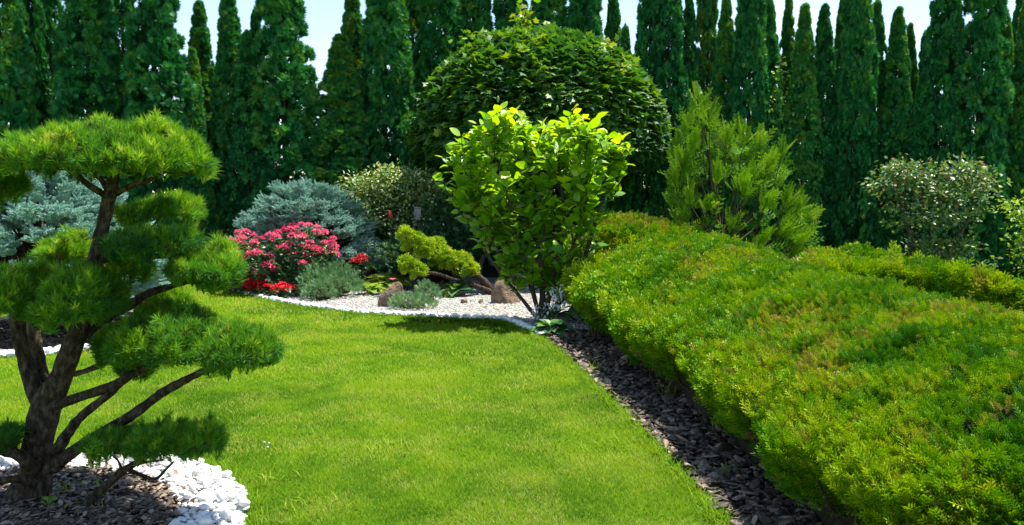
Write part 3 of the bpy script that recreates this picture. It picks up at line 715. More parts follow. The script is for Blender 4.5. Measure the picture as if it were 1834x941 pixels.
    dry = U(0, 1, k) < np.clip((br_ - .42) * 3.4 + (cl - .5) * 1.6, .05, .8) * (1 - .8 * rim)
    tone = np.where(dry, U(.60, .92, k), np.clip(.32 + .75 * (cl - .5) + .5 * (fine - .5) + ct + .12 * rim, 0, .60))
    cs = tuft * far * U(.8, 1.25, k) * (1 + .45 * rim)
    rp = lambda a_: np.repeat(a_, m, 0)
    off = rng.normal(size=(k * m, 3)) * [1, 1, .35]; off = off / np.maximum(1, np.linalg.norm(off, axis=1))[:, None]
    ax = norm(rp(nr) * .55 + [-.06, -.1, .5] + off * .75 + rng.normal(size=(k * m, 3)) * .18)
    pos = np.c_[rp(p), rp(z)] + off * (rp(cs) * .42)[:, None]
    sz = rp(cs) * U(.75, 1.2, k * m) * np.where(rp(dry), .75, 1); tn = rp(tone) + U(-.11, .11, k * m)
    fp = rp(p[:, 1]) > 7.5
    for tp, mk in ((SPRAY, ~fp), (SPRAY_S, fp)):
        mb.inst(tp, pos[mk], ax[mk], rdir(int(mk.sum())), sz[mk], tn[mk])
    # flanks
    n = int(dens * cum[-1] * .75); s = U(0, cum[-1], n); b = along(s); k = U(0, 1, n) < np.clip((4.2 / np.maximum(b[:, 1], 2.5)) ** 1.25, .2, 1)
    b, s = b[k], s[k]; k = in_view(b, 2.2)
    if skip is not None: k &= ~skip(b)
    b, s = b[k], s[k]; n = len(b); iw = inward(s); far = np.clip(b[:, 1] / 4.5, .9, 2.4) ** .75
    m = 12; k = n // m; b, iw, far = b[:k], iw[:k], far[:k]; u = U(0, 1, k) ** .8; rp = lambda a_: np.repeat(a_, m, 0)
    lob = fnoise(np.c_[b, np.zeros(k)], .33, seed + 31); zt = Hf(b) * prof[1][0]
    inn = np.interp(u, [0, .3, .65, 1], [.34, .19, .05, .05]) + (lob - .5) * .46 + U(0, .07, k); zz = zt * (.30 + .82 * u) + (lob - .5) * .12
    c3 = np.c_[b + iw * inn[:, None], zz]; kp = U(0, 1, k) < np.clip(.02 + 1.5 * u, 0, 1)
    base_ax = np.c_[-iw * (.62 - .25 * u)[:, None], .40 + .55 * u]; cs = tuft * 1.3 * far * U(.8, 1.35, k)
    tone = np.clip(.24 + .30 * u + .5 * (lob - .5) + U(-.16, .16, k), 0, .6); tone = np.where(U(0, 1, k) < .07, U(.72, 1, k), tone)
    off = rng.normal(size=(k * m, 3)); off = off / np.maximum(1, np.linalg.norm(off, axis=1))[:, None]
    ax = norm(rp(base_ax) + off * .55 + rng.normal(size=(k * m, 3)) * .15); pos = rp(c3) + off * (rp(cs) * .5)[:, None]
    kp = rp(kp); fp = rp(b[:, 1]) > 7.5; sz = rp(cs) * U(.7, 1.2, k * m); tn = rp(tone) + U(-.1, .1, k * m)
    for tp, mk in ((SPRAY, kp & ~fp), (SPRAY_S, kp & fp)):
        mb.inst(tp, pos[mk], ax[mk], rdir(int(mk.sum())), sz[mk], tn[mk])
    mb.build('foliage', M['hedge'], root)
    return root
low = ([0, .06, .2, .45, .8, 1.15, 1.6], [.46, .57, .66, .78, .90, .97, 1.0])
steep = ([0, .08, .25, .5, .8], [.62, .78, .90, .97, 1.0])
Hmain = lambda p: .97 + .06 * np.clip((p[:, 1] - 6) / 5, -.6, 1)
hedge('hedge', 'long low domed juniper hedge filling the right side beside the bark strip', HEDGE, Hmain, low, 9500, 1, grow=lambda q: q + np.c_[np.where(q[:, 0] > 2.4, 1.6, 0), np.zeros(len(q))], skip=None)
hedge('hedge', 'short juniper hedge hump with dark brown side, behind the magnolia', HEDGE_B, lambda p: 1.27 - .16 * np.clip((p[:, 0] - 1.8), 0, 1), steep, 5000, 2, twigs=120)
hedge('hedge', 'narrow juniper hedge sloping down to the right below the small grey tree', HEDGE_C, lambda p: np.interp(p[:, 0], [3.1, 3.5, 4.0, 4.4, 4.8, 5.3, 6.5], [.84, .90, .93, .89, .75, .53, .36]), ([0, .06, .15, .3, .6], [.84, .93, .97, 1.0, 1.0]), 4200, 3, twigs=90)

# ------------------------------------------------------------------ cloud pine
D = 4.58
pine = thing('pine_tree', 'cloud-pruned pine with flat needle pads in the white-ringed bed', 'tree', G(57, 905))
tr = MB()
px_tube(tr, [(52, 916, D, 106), (56, 885, D, 78), (62, 840, D, 53), (68, 790, D, 50), (78, 745, D, 51), (90, 712, D, 50), (112, 668, D - .02, 40), (135, 605, D - .03, 35), (158, 530, D - .02, 32), (172, 460, D, 28), (186, 400, D + .02, 25), (196, 350, D + .03, 23), (206, 318, D + .03, 15)], 18, 7, knob=.32, seed=2)
px_tube(tr, [(76, 760, D, 26), (66, 712, D + .03, 30), (46, 650, D + .05, 26), (34, 600, D + .05, 26), (28, 555, D + .03, 23), (20, 515, D, 16)], 12, 6, knob=.3, seed=3)
tr.build('trunk', M['bark'], pine, smooth=True)
BR = [
 [(84, 716, D + .1, 26), (70, 655, D + .16, 26), (62, 600, D + .2, 23), (56, 545, D + .22, 20), (60, 505, D + .2, 11)],
 [(192, 352, D, 14), (160, 332, D - .06, 11), (128, 308, D - .12, 9), (95, 288, D - .16, 4)],
 [(196, 348, D, 12), (182, 322, D + .10, 10), (160, 300, D + .2, 7), (140, 285, D + .3, 4)],
 [(196, 352, D + .02, 14), (232, 334, D - .02, 11), (268, 322, D - .05, 10), (300, 300, D - .08, 4)],
 [(206, 325, D, 12), (215, 295, D - .1, 8), (240, 270, D - .2, 4)],
 [(172, 470, D, 18), (205, 458, D - .03, 14), (240, 448, D - .05, 11), (262, 456, D - .07, 10), (295, 459, D - .08, 9), (325, 446, D - .08, 5)],
 [(240, 448, D - .05, 10), (255, 428, D + .02, 7), (275, 405, D + .15, 5), (290, 385, D + .3, 4)],
 [(150, 600, D, 22), (185, 572, D + .04, 18), (235, 545, D + .06, 18), (262, 527, D + .06, 15), (310, 512, D + .06, 11), (352, 500, D + .07, 10), (405, 488, D + .06, 5)],
 [(352, 500, D + .07, 7), (372, 478, D + .05, 4), (385, 455, D + .03, 4)],
 [(95, 728, D - .05, 20), (140, 712, D - .08, 18), (200, 692, D - .10, 17), (228, 676, D - .10, 16), (262, 660, D - .08, 11), (295, 640, D - .05, 8), (320, 610, D - .02, 4)],
 [(92, 825, D - .05, 26), (112, 790, D - .08, 21), (140, 752, D - .10, 17), (172, 725, D - .1, 16), (205, 698, D - .1, 13), (228, 678, D - .1, 11)],
 [(92, 838, D - .1, 28), (130, 810, D - .14, 23), (185, 775, D - .16, 21), (240, 742, D - .16, 19), (275, 715, D - .15, 16), (310, 692, D - .2, 17), (352, 672, D - .24, 11), (402, 656, D - .28, 10), (455, 643, D - .32, 8), (490, 622, D - .34, 4)],
 [(310, 692, D - .2, 11), (345, 672, D - .2, 8), (380, 652, D - .2, 6), (400, 630, D - .2, 4)],
 [(125, 672, D, 11), (155, 664, D + .03, 10), (190, 650, D + .06, 10), (218, 632, D + .1, 7), (228, 600, D + .15, 4)],
 [(250, 655, D - .09, 6), (240, 642, D - .05, 4), (215, 638, D, 4)],
 [(262, 660, D - .08, 7), (260, 640, D - .06, 5), (275, 615, D - .04, 4)],
 [(62, 842, D - .1, 29), (36, 818, D - .16, 22), (5, 806, D - .2, 20), (-40, 790, D - .25, 14)],
 [(60, 866, D - .1, 18), (30, 858, D - .22, 14), (-10, 862, D - .3, 12), (-50, 850, D - .3, 10)],
 [(148, 915, D - .14, 26), (166, 893, D - .14, 18), (195, 866, D - .15, 15), (218, 845, D - .15, 16), (236, 834, D - .15, 12), (280, 810, D - .16, 6)],
 [(228, 840, D - .15, 9), (250, 850, D - .2, 7), (278, 858, D - .22, 6), (296, 842, D - .22, 5), (310, 828, D - .2, 4)],
 [(228, 838, D - .15, 7), (262, 828, D - .1, 5), (292, 824, D - .05, 4)],
 [(218, 845, D - .15, 7), (212, 826, D - .12, 4), (196, 812, D - .1, 4)],
 [(30, 560, D + .03, 17), (70, 552, D - .1, 13), (105, 532, D - .16, 9), (130, 515, D - .18, 4)],
 [(28, 548, D + .03, 14), (8, 530, D - .1, 10), (-10, 505, D - .15, 6)],
 [(40, 520, D, 11), (60, 505, D - .1, 7), (85, 490, D - .15, 4)],
]
for i, b in enumerate(BR):
    m_ = MB(); px_tube(m_, b, 9, 5, knob=.35, seed=10 + i, tone=.75 if i in (0, 13) else .5); m_.build('branch', M['bark'], pine, smooth=True)
# pads: cx, top, bottom, half-width px, depth Y, half-depth m, tufts, tone (shaded pads painted darker, lit ones lighter)
PADS = [
 (196, 200, 322, 214, D - .05, .46, 1300, .08), (288, 346, 402, 86, D + .42, .30, 330, .10), (276, 394, 462, 98, D - .02, .30, 400, -.16),
 (362, 432, 506, 68, D + .05, .26, 330, .02), (128, 418, 474, 62, D + .5, .26, 230, .06), (226, 446, 502, 46, D + .35, .22, 170, .06),
 (30, 458, 566, 88, D - .16, .36, 520, .04), (142, 462, 580, 82, D - .2, .34, 480, .04), (-14, 306, 352, 56, D - .1, .24, 220, .06), (252, 548, 648, 66, D - .14, .26, 330, -.02), (332, 538, 655, 84, D - .24, .28, 420, .0),
 (425, 572, 655, 90, D - .32, .25, 480, .02), (206, 572, 628, 46, D + .18, .24, 210, .06), (292, 526, 575, 60, D + .3, .24, 220, .08),
 (196, 756, 808, 62, D - .28, .2, 150, -.04), (278, 744, 816, 74, D - .30, .2, 190, -.0), (352, 752, 822, 50, D - .30, .16, 110, -.0), (-26, 745, 802, 44, D - .2, .2, 140, -.05), (398, 458, 505, 36, D - .02, .2, 130, .03), (232, 618, 660, 40, D + .05, .16, 130, -.02)]
for i, (cx, top, bot, hw, Y, ry, n, t0) in enumerate(PADS):
    s = Y / F_PX; hw = hw - (18 if hw > 70 else 10); zt, zb = P(cx, top + (24 if bot - top > 60 else 16), Y)[2], P(cx, bot - (28 if bot - top > 60 else 20), Y)[2]; c = np.array([P(cx, 400, Y)[0], Y, zb]); rx, h = hw * s * .93, zt - zb
    mb = MB(); n = int(n * 1.45)
    a = U(0, 2 * pi, n); rr = np.sqrt(U(0, 1, n)) ; rr = np.where(U(0, 1, n) < .28, U(.82, 1, n), rr)
    zz = (1 - rr ** 2.6) ** .62
    p = np.c_[rr * np.cos(a) * rx, rr * np.sin(a) * ry, zz * h]
    lump = fnoise(p + c, .20, 60 + i) - .5; hole = vnoise(p + c, .11, 90 + i)
    kp = hole > .20; a, rr, zz, p, lump, hole = a[kp], rr[kp], zz[kp], p[kp], lump[kp], hole[kp]; n = len(p)
    nr = norm(np.c_[p[:, 0] / rx ** 2 * h * .55, p[:, 1] / ry ** 2 * h * .55, .35 + zz * .8])
    p = p + nr * (lump * .20)[:, None] - nr * U(0, .06, n)[:, None] + nr * np.where(U(0, 1, n) < .08, U(0, .045, n), 0)[:, None]
    edge_ = rr > .85; p[:, 2] -= np.where(edge_, U(0, .05, n), 0)
    ax = norm(nr * .9 + [0, 0, .35] + rng.normal(size=(n, 3)) * .26)
    k = U(0, 1, n); tone = .42 + t0 + .6 * lump + .35 * (hole - .55) + U(-.15, .15, n)
    bright = U(0, 1, n) < .2; tone = np.where(bright, tone + .26, tone - .05)
    sz = U(.040, .061, n); old = U(0, 1, n) < .03
    for j in range(4):
        mk = (np.arange(n) % 7) == j; mb.inst(TUFTS[j], p[mk] + c, ax[mk], rdir(int(mk.sum())), sz[mk], tone[mk])
    for j in range(3):
        mk = (np.arange(n) % 7) == 4 + j; mb.inst(CANDLE[j], p[mk] + c, norm(ax[mk] + [0, 0, .25]), rdir(int(mk.sum())), sz[mk] * 1.1, tone[mk] + .06)
    mb.inst(TUFTS[1], p[old] + c, ax[old], rdir(int(old.sum())), sz[old], .5, 1)
    # needles hanging on the underside rim, in a darker tone
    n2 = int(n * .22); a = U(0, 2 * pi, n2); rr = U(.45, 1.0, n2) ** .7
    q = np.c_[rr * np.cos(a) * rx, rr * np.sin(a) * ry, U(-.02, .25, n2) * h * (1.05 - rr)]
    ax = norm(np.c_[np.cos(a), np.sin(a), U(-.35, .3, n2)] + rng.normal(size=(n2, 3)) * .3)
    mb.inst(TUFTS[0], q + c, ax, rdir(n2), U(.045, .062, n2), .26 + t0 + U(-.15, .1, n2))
    # twigs carrying the shoots
    root_ = c + [0, 0, -.01]
    for j in range(max(10, n // 22)):
        e = p[rng.integers(0, n)] * [.94, .94, .85] + c; m0 = c + (p[rng.integers(0, n)] * [.35, .35, 0]); mid = (m0 + e) / 2 + [0, 0, -.015]
        tube(mb, [m0 * .6 + root_ * .4, mid, e], [.006, .004, .002], 4, 2, mat=1)
    mb.build('foliage', [M['needle'], M['twig']], pine)

# ------------------------------------------------------------------ blue spruces (mounded)
def spruce(label, c, rx, ry, h, nb, L0, skirt=.0, lowz=.12):
    root = thing('blue_spruce', label, 'spruce', (c[0], c[1], 0), 'mounded blue spruces')
    tr = MB(); tube(tr, [(c[0], c[1], -.02), (c[0] + .03, c[1], .25), (c[0], c[1], h * .6)], [.10, .085, .04], 9, 4, knob=.3)
    mb = MB()
    for i in range(nb):
        a = U(0, 2 * pi); el = U(0, 1) ** .85; rad = np.sqrt(max(1 - el ** 2.2, .0)); 
        tip = np.array([c[0] + rx * rad * cos(a), c[1] + ry * rad * sin(a), lowz + (h - lowz) * el]); sh = vnoise(tip[None] * [1, 1, 2.2], .42, 7)[0]
        if sh < .30 and i % 3: continue
        k = U(.86, 1.07) + .30 * (sh - .5)
        tip = np.array([c[0], c[1], h * .35]) + (tip - np.array([c[0], c[1], h * .35])) * k
        out = norm(np.array([cos(a) * max(rad, .25), sin(a) * max(rad, .25), .05 + .32 * el]))
        ln = L0 * U(.8, 1.4); b0 = tip - out * ln + [0, 0, .06 * (1 - el)]
        if i % 4 == 0: tube(tr, [(c[0], c[1], h * (.15 + .4 * el)), (np.array([c[0], c[1], h * .3]) + b0) / 2, b0], [.025, .016, .007], 5, 3)
        sd = norm(np.cross(out, [0, 0, 1])); m = 11
        pos, axs, scl = [tip - out * L0 * .35], [out], [L0 * .42]
        for j in range(m):
            f = .12 + .80 * j / m; q = b0 + out * ln * f; s_ = 1 if j % 2 else -1
            d = norm(out * .72 + sd * s_ * U(.5, .85) + np.array([0, 0, U(-.12, .30)])); pos.append(q + d * L0 * .05); axs.append(d); scl.append(L0 * U(.34, .52) * (1.15 - .5 * f))
            if j % 2: pos.append(q + [0, 0, .01]); axs.append(norm(out * .6 + np.array([0, 0, .7]) + rng.normal(size=3) * .2)); scl.append(L0 * U(.28, .4))
        pos, axs, scl = np.array(pos), np.array(axs), np.array(scl); t = .48 + U(-.12, .14)
        mb.inst(BRUSH[i % 3], pos, axs, rdir(len(pos)), scl, t + U(-.10, .12, len(pos)))
    tr.build('trunk', M['bark'], root, smooth=True); mb.build('foliage', M['spruce'], root)
spruce('large blue spruce mound half hidden behind the cloud pine', (-5.45, 10.3), 1.45, 1.3, 1.92, 1050, .27, lowz=.28)
c_ = P(548, 400, 15.9); spruce('smaller blue spruce mound behind the pink flowers', (c_[0], 15.9), 1.40, 1.1, 1.80, 720, .28, lowz=.2)

# ------------------------------------------------------------------ magnolia shrub
base = G(968, 574); base = np.array([base[0], base[1], 0]); YM = base[1]
mag = thing('magnolia', 'magnolia shrub with large bright green leaves on the edge of the gravel', 'shrub', base)
STEMS = [[(972, 575), (985, 520), (1000, 460), (1010, 400), (1005, 330), (1000, 285), (1005, 232)],
         [(966, 575), (955, 520), (935, 450), (920, 390), (900, 320), (885, 270), (896, 218)],
         [(968, 575), (972, 500), (962, 430), (958, 360), (950, 310), (955, 255)],
         [(975, 575), (1010, 530), (1040, 480), (1060, 420), (1080, 350), (1090, 300), (1092, 272)],
         [(962, 570), (930, 530), (890, 480), (850, 420), (830, 370), (820, 315), (828, 266)],
         [(972, 560), (1000, 500), (1030, 430), (1050, 360), (1050, 305), (1045, 250)],
         [(964, 560), (940, 490), (890, 430), (860, 370), (850, 315), (862, 258)]]
yo = [0, -.25, .35, .15, -.1, -.4, .45]
mb = MB(); stem_pts = []
for st_, o_ in zip(STEMS, yo):
    m_ = MB(); n = len(st_); pts = [(x, y, YM + o_ * i / (n - 1)) for i, (x, y) in enumerate(st_)]
    w0 = 13 if o_ in (0, .35, .15) else 7.5; px_tube(m_, [(x, y, Y, w0 * (1 - .84 * i / (n - 1))) for i, (x, y, Y) in enumerate(pts)], 8, 5, knob=.2)
    m_.build('stem', M['bark_grey'], mag, smooth=True); stem_pts.append(catmull(np.array([P(*q) for q in pts]), 8))
tw = MB(); lp, lo_, lt = [], [], []
cc = P(965, 345, YM); hull = np.array([(795, 1128), ])
def in_crown(q):
    """crown outline in its own metres: wider at mid-height, ragged"""
    h = q[2]; half = np.interp(h, [.34, .52, 1.0, 1.5, 1.9, 2.2, 2.45, 2.75], [.45, .85, 1.08, 1.20, 1.18, 1.10, .9, .4])
    off = np.interp(h, [.5, 1.4, 2.2, 2.9], [.15, .0, .02, -.1]); x = q[0] - (base[0] + off); y = (q[1] - base[1])
    return (x / half) ** 2 + (y / (half * .85)) ** 2
for k, sp in enumerate(stem_pts):
    for _ in range(40):
        i = int(rng.integers(len(sp) // 7, len(sp))); s = sp[i]; a = U(0, 2 * pi); d = np.array([cos(a) * .8, sin(a) * .8, U(.45, 1.2)]); d = norm(d); ln = U(.25, .65)
        lim = U(.85, 1.35)
        while in_crown(s + d * ln) > lim and ln > .12: ln *= .8
        e = s + d * ln; m = (s + e) / 2 - [0, 0, .04]
        tube(tw, [s, m, e], [.008, .006, .003], 5, 3)
        pth = catmull(np.array([s, m, e]), 5); nl = int(4 + ln * 11)
        for j in range(nl):
            q = pth[int(len(pth) * (.25 + .75 * j / nl) * .999)]; ph = j * 2.4 + k; o = np.array([cos(ph), sin(ph), U(.0, .6)]) + d * .35
            lp.append(q + norm(o) * .02); lo_.append(norm(o)); lt.append(1.0 if j > nl - 3 else 0)
for k, sp in enumerate(stem_pts):
    for j in range(16):
        q = sp[-1 - int(j * .55)]; ph = j * 2.4; o = norm(np.array([cos(ph), sin(ph), .55])); lp.append(q + o * .02); lo_.append(o); lt.append(1.0)
lp, lo_, lt = np.array(lp), np.array(lo_), np.array(lt); n = len(lp)
hh = np.clip((lp[:, 2] - .5) / 2.3, 0, 1)
ax = norm(lo_ + [0, 0, -.05] + rng.normal(size=(n, 3)) * .28); nh = norm(np.array([0, 0, 1.]) + lo_ * .35 + rng.normal(size=(n, 3)) * .5)
top_lit = np.clip(U(0, 1, n) * .35 + .35 * hh + .35 * lt * hh, 0, 1)  # upper and tip leaves painted lighter, as if lit from above
sz = U(.10, .215, n) * (1 - .25 * lt * U(0, 1, n)); tn = .46 + .5 * top_lit + U(-.15, .15, n); drop = (U(0, 1, n) < .22) & (hh < .5); sz[drop] *= .5
for k, tp in enumerate((tpl_ovate(.34, .10, .20), tpl_ovate(.30, .16, .34), tpl_ovate(.38, .05, .05, .95), tpl_ovate(.31, .12, -.12))):
    mb.inst(tp, lp[k::4], ax[k::4], nh[k::4], sz[k::4], tn[k::4])
tw.build('twigs', M['twig'], mag); mb.build('leaves', M['magnolia'], mag)
for px, py in ((892, 178), (998, 195), (1073, 240), (877, 205)):
    v, f = rock_shape(ICO2, 3, (.016, .016, .045), .1, 0); o = MB().add(v + P(px, py, YM), f).build('bud', M['dogwood'], mag, smooth=True)

# ------------------------------------------------------------------ golden cypress on the right
Yc = 14.3; b = P(1290, 470, Yc); base = np.array([b[0], Yc, 0])
cyp = thing('golden_cypress', 'golden green cypress with feathery upswept plumes behind the long hedge', 'conifer', base)
mb = MB(); tr = MB()
tube(tr, [base, base + [.02, 0, .6], base + [-.10, 0, 1.5], P(1262, 230, Yc)], [.075, .06, .04, .01], 8, 4, knob=.3)
LIMBS = [((1255, 160), -.0), ((1240, 185), .15), ((1270, 190), -.3), ((1330, 215), .0), ((1300, 225), -.35), ((1360, 235), .25), ((1400, 255), -.05), ((1375, 275), -.4), ((1345, 245), .5),
         ((1430, 345), .0), ((1410, 330), -.4), ((1440, 375), .2), ((1430, 400), -.3), ((1420, 430), -.1), ((1448, 440), .2), ((1390, 300), .5), ((1216, 250), .2), ((1208, 300), -.1), ((1222, 275), -.4),
         ((1205, 340), .1), ((1225, 380), -.3), ((1235, 330), -.6), ((1285, 290), -.75), ((1330, 310), -.8), ((1370, 345), -.7), ((1265, 350), -.75), ((1310, 380), -.8), ((1360, 410), -.7), ((1400, 390), -.6), ((1250, 410), -.6),
         ((1225, 215), -.1), ((1315, 255), .5), ((1280, 240), .5), ((1340, 290), -.55), ((1240, 235), -.35)]
for (px, py), oy in LIMBS:
    tip = P(px, py + 24, Yc + oy); h0 = base + [0, 0, max(.25, tip[2] * U(.22, .42))]
    mid = h0 + (tip - h0) * .55 + np.array([(tip - h0)[0] * .18, 0, -.12]); pth = catmull(np.array([h0, mid, tip]), 10)
    tube(tr, pth, np.linspace(.022, .004, len(pth)), 5, 1)
    n = 17 if oy > -.5 else 9; f = U(.5, 1.0, n) ** .7; ii = np.minimum((f * (len(pth) - 1)).astype(int), len(pth) - 2); q = pth[ii]; tg = norm(pth[ii + 1] - pth[ii])
    sdv = rng.normal(size=(n, 3)); ax = norm(tg * 1.0 + sdv * .55 + [.2, -.05, .05]); pos = q + sdv * .05
    tone = np.clip((f - .52) * 1.6, 0, .72) * U(.6, 1, n) + U(-.06, .12, n); dead = U(0, 1, n) < .08; tone = np.where(dead, .0, tone)  # brown inside, golden tips; inner tone also darkened in place of occlusion
    mb.inst(FROND_S, pos, ax, rng.normal(size=(n, 3)) * .8 + [0, -.4, .6], U(.20, .40, n), tone)
    k = 7; ii = rng.integers(len(pth) - 4, len(pth), k); dirn = norm(tip - pth[-5])
    mb.inst(FROND, pth[ii], norm(dirn + rng.normal(size=(k, 3)) * .24 + [.10, 0, -.02]), rng.normal(size=(k, 3)) * .6 + [0, -.7, .5], U(.22, .42, k), .66 + U(-.2, .16, k))
tr.build('trunk', M['twig'], cyp, smooth=True); mb.build('foliage', M['cypress'], cyp)

# ------------------------------------------------------------------ leafy clouds: dogwood, small trees, dark shrubs
def leaf_tree(name, label, cat, base, stems, blobs, tpl, mat, size, tones, per, bark='bark_grey', droop=.1, fr=.02, flat=.55):
    """stems: lists of (px,py,Y,width); blobs: (px,py,Y,rx m,ry m,rz m,count)"""
    root = thing(name, label, cat, base); tr = MB()
    for s in stems: px_tube(tr, s, 7, 4, knob=.2)
    mb = MB()
    for (px, py, Y, rx, ry, rz, cnt) in blobs:
        c = P(px, py, Y); ncl = max(4, cnt // per); d = rdir(ncl); d[:, 2] = d[:, 2] * .9 + .15
        cp = c + d * np.array([rx, ry, rz]) * U(.45, 1.03, (ncl, 1))
        for j in range(0, ncl, 3): tube(tr, [c - [0, 0, rz * .4], (c + cp[j]) / 2 - [0, 0, .03], cp[j]], [.008, .006, .002], 4, 2)
        p = np.repeat(cp, per, 0); n = len(p); off = rng.normal(size=(n, 3)) * [size * 1.5, size * 1.5, size * .75]; p = p + off
        ct = np.repeat(U(-.1, .1, ncl), per); out = norm(np.repeat(d, per, 0) * .6 + off / size * .4)
        tone = U(tones[0], tones[1], n) + ct; hi = U(0, 1, n) < tones[2]; tone = np.where(hi, U(tones[3], 1, n), tone)
        ax = norm(out + rng.normal(size=(n, 3)) * .5 + [0, 0, -droop]); nh = norm(np.array([0, 0, 1.]) * flat + out * (1 - flat) + rng.normal(size=(n, 3)) * .35)
        mb.inst(tpl, p, ax, nh, size * U(.7, 1.25, n), tone)
    tr.build('trunk', M[bark], root, smooth=True); mb.build('leaves', M[mat], root); return root
Yd = 16.1
leaf_tree('dogwood', 'wide shrub with small cream-edged leaves behind the blue spruce', 'shrub', P(715, 500, Yd) * [1, 1, 0],
  [[(712, 505, Yd, 12), (706, 440, Yd, 10), (690, 390, Yd, 8), (665, 340, Yd, 4)], [(718, 505, Yd, 12), (730, 420, Yd, 9), (745, 360, Yd, 6), (760, 320, Yd, 3)], [(715, 505, Yd, 10), (715, 400, Yd + .2, 8), (705, 310, Yd + .2, 3)]],
  [(712, 335, Yd, .62, .5, .28, 1500), (660, 345, Yd, .42, .4, .20, 800), (762, 350, Yd, .42, .45, .25, 900), (705, 312, Yd, .3, .3, .13, 330), (640, 325, Yd, .16, .2, .09, 160), (755, 322, Yd, .28, .3, .10, 300), (700, 385, Yd - .1, .55, .45, .28, 800), (760, 400, Yd - .1, .35, .4, .25, 450), (715, 430, Yd + .1, .5, .4, .3, 450)],
  SIMPLE, 'dogwood', .075, (.10, .62, .30, .68), 11, flat=.75)
Yt = 13.6
leaf_tree('small_tree', 'small open tree with glossy grey-green leaves and bare stems, above the sloping hedge', 'tree', P(1650, 480, Yt) * [1, 1, 0],
  [[(1640, 540, Yt, 12), (1635, 440, Yt, 11), (1618, 380, Yt, 8), (1612, 330, Yt, 4)], [(1668, 540, Yt, 13), (1680, 450, Yt, 11), (1665, 415, Yt, 9), (1650, 370, Yt, 6), (1655, 330, Yt, 3)], [(1672, 530, Yt, 12), (1700, 450, Yt, 9), (1735, 390, Yt, 6), (1745, 330, Yt, 3)], [(1635, 470, Yt, 8), (1630, 440, Yt, 7), (1618, 340, Yt, 4)]],
  [(1605, 318, Yt, .30, .3, .15, 420), (1632, 306, Yt, .26, .3, .11, 260), (1590, 335, Yt, .16, .2, .10, 150), (1665, 335, Yt, .20, .25, .12, 200), (1720, 308, Yt, .22, .3, .14, 300), (1745, 328, Yt, .26, .3, .19, 420), (1752, 362, Yt, .15, .2, .13, 140), (1690, 355, Yt - .2, .26, .3, .17, 300), (1668, 388, Yt - .2, .24, .3, .15, 280), (1705, 395, Yt - .1, .22, .25, .15, 220), (1640, 400, Yt - .2, .15, .2, .10, 110), (1668, 445, Yt - .2, .24, .25, .13, 230), (1722, 445, Yt - .2, .22, .25, .11, 190), (1700, 470, Yt - .3, .14, .2, .09, 110), (1752, 476, Yt - .4, .12, .15, .06, 90), (1640, 455, Yt, .2, .25, .14, 150), (1610, 365, Yt, .16, .2, .12, 130), (1690, 320, Yt, .16, .2, .10, 130), (1600, 400, Yt, .07, .1, .05, 30)],
  SIMPLE, 'smallleaf', .08, (.2, .8, .07, .9), 10, flat=.6)
leaf_tree('small_tree', 'light green leafy shrub cut off by the right edge of the photo', 'shrub', P(1840, 480, 12.6) * [1, 1, 0],
  [[(1858, 560, 12.6, 12), (1850, 450, 12.6, 8), (1835, 370, 12.6, 3)]],
  [(1828, 372, 12.6, .17, .2, .10, 170), (1846, 400, 12.6, .24, .3, .22, 300), (1838, 440, 12.6, .16, .2, .16, 190), (1852, 470, 12.6, .22, .3, .2, 220)], SIMPLE, 'limeleaf', .07, (.05, .55, .12, .7), 9)
leaf_tree('dark_yew', 'dark green feathery yew in the shade behind the golden juniper', 'shrub', P(800, 500, 15.9) * [1, 1, 0],
  [[(800, 515, 15.9, 12), (800, 420, 15.9, 6)]],
  [(800, 400, 15.9, .35, .4, .4, 900), (780, 445, 15.7, .5, .4, .25, 800), (845, 430, 15.9, .45, .4, .35, 700)], SPRAY_S, 'darkleaf', .14, (.15, .7, .05, .85), 9, 'twig', 0)
leaf_tree('nest_spruce', 'flat dark green spruce bush in front of the variegated shrub', 'shrub', P(735, 500, 15.2) * [1, 1, 0],
  [[(735, 500, 15.2, 10), (735, 460, 15.2, 5)]],
  [(735, 455, 15.2, .48, .4, .16, 800), (710, 468, 15.1, .3, .3, .10, 350), (765, 470, 15.1, .3, .3, .12, 350)], SPRAY_S, 'darkleaf', .12, (.0, .5, .05, .7), 9, 'twig', 0, flat=.9)

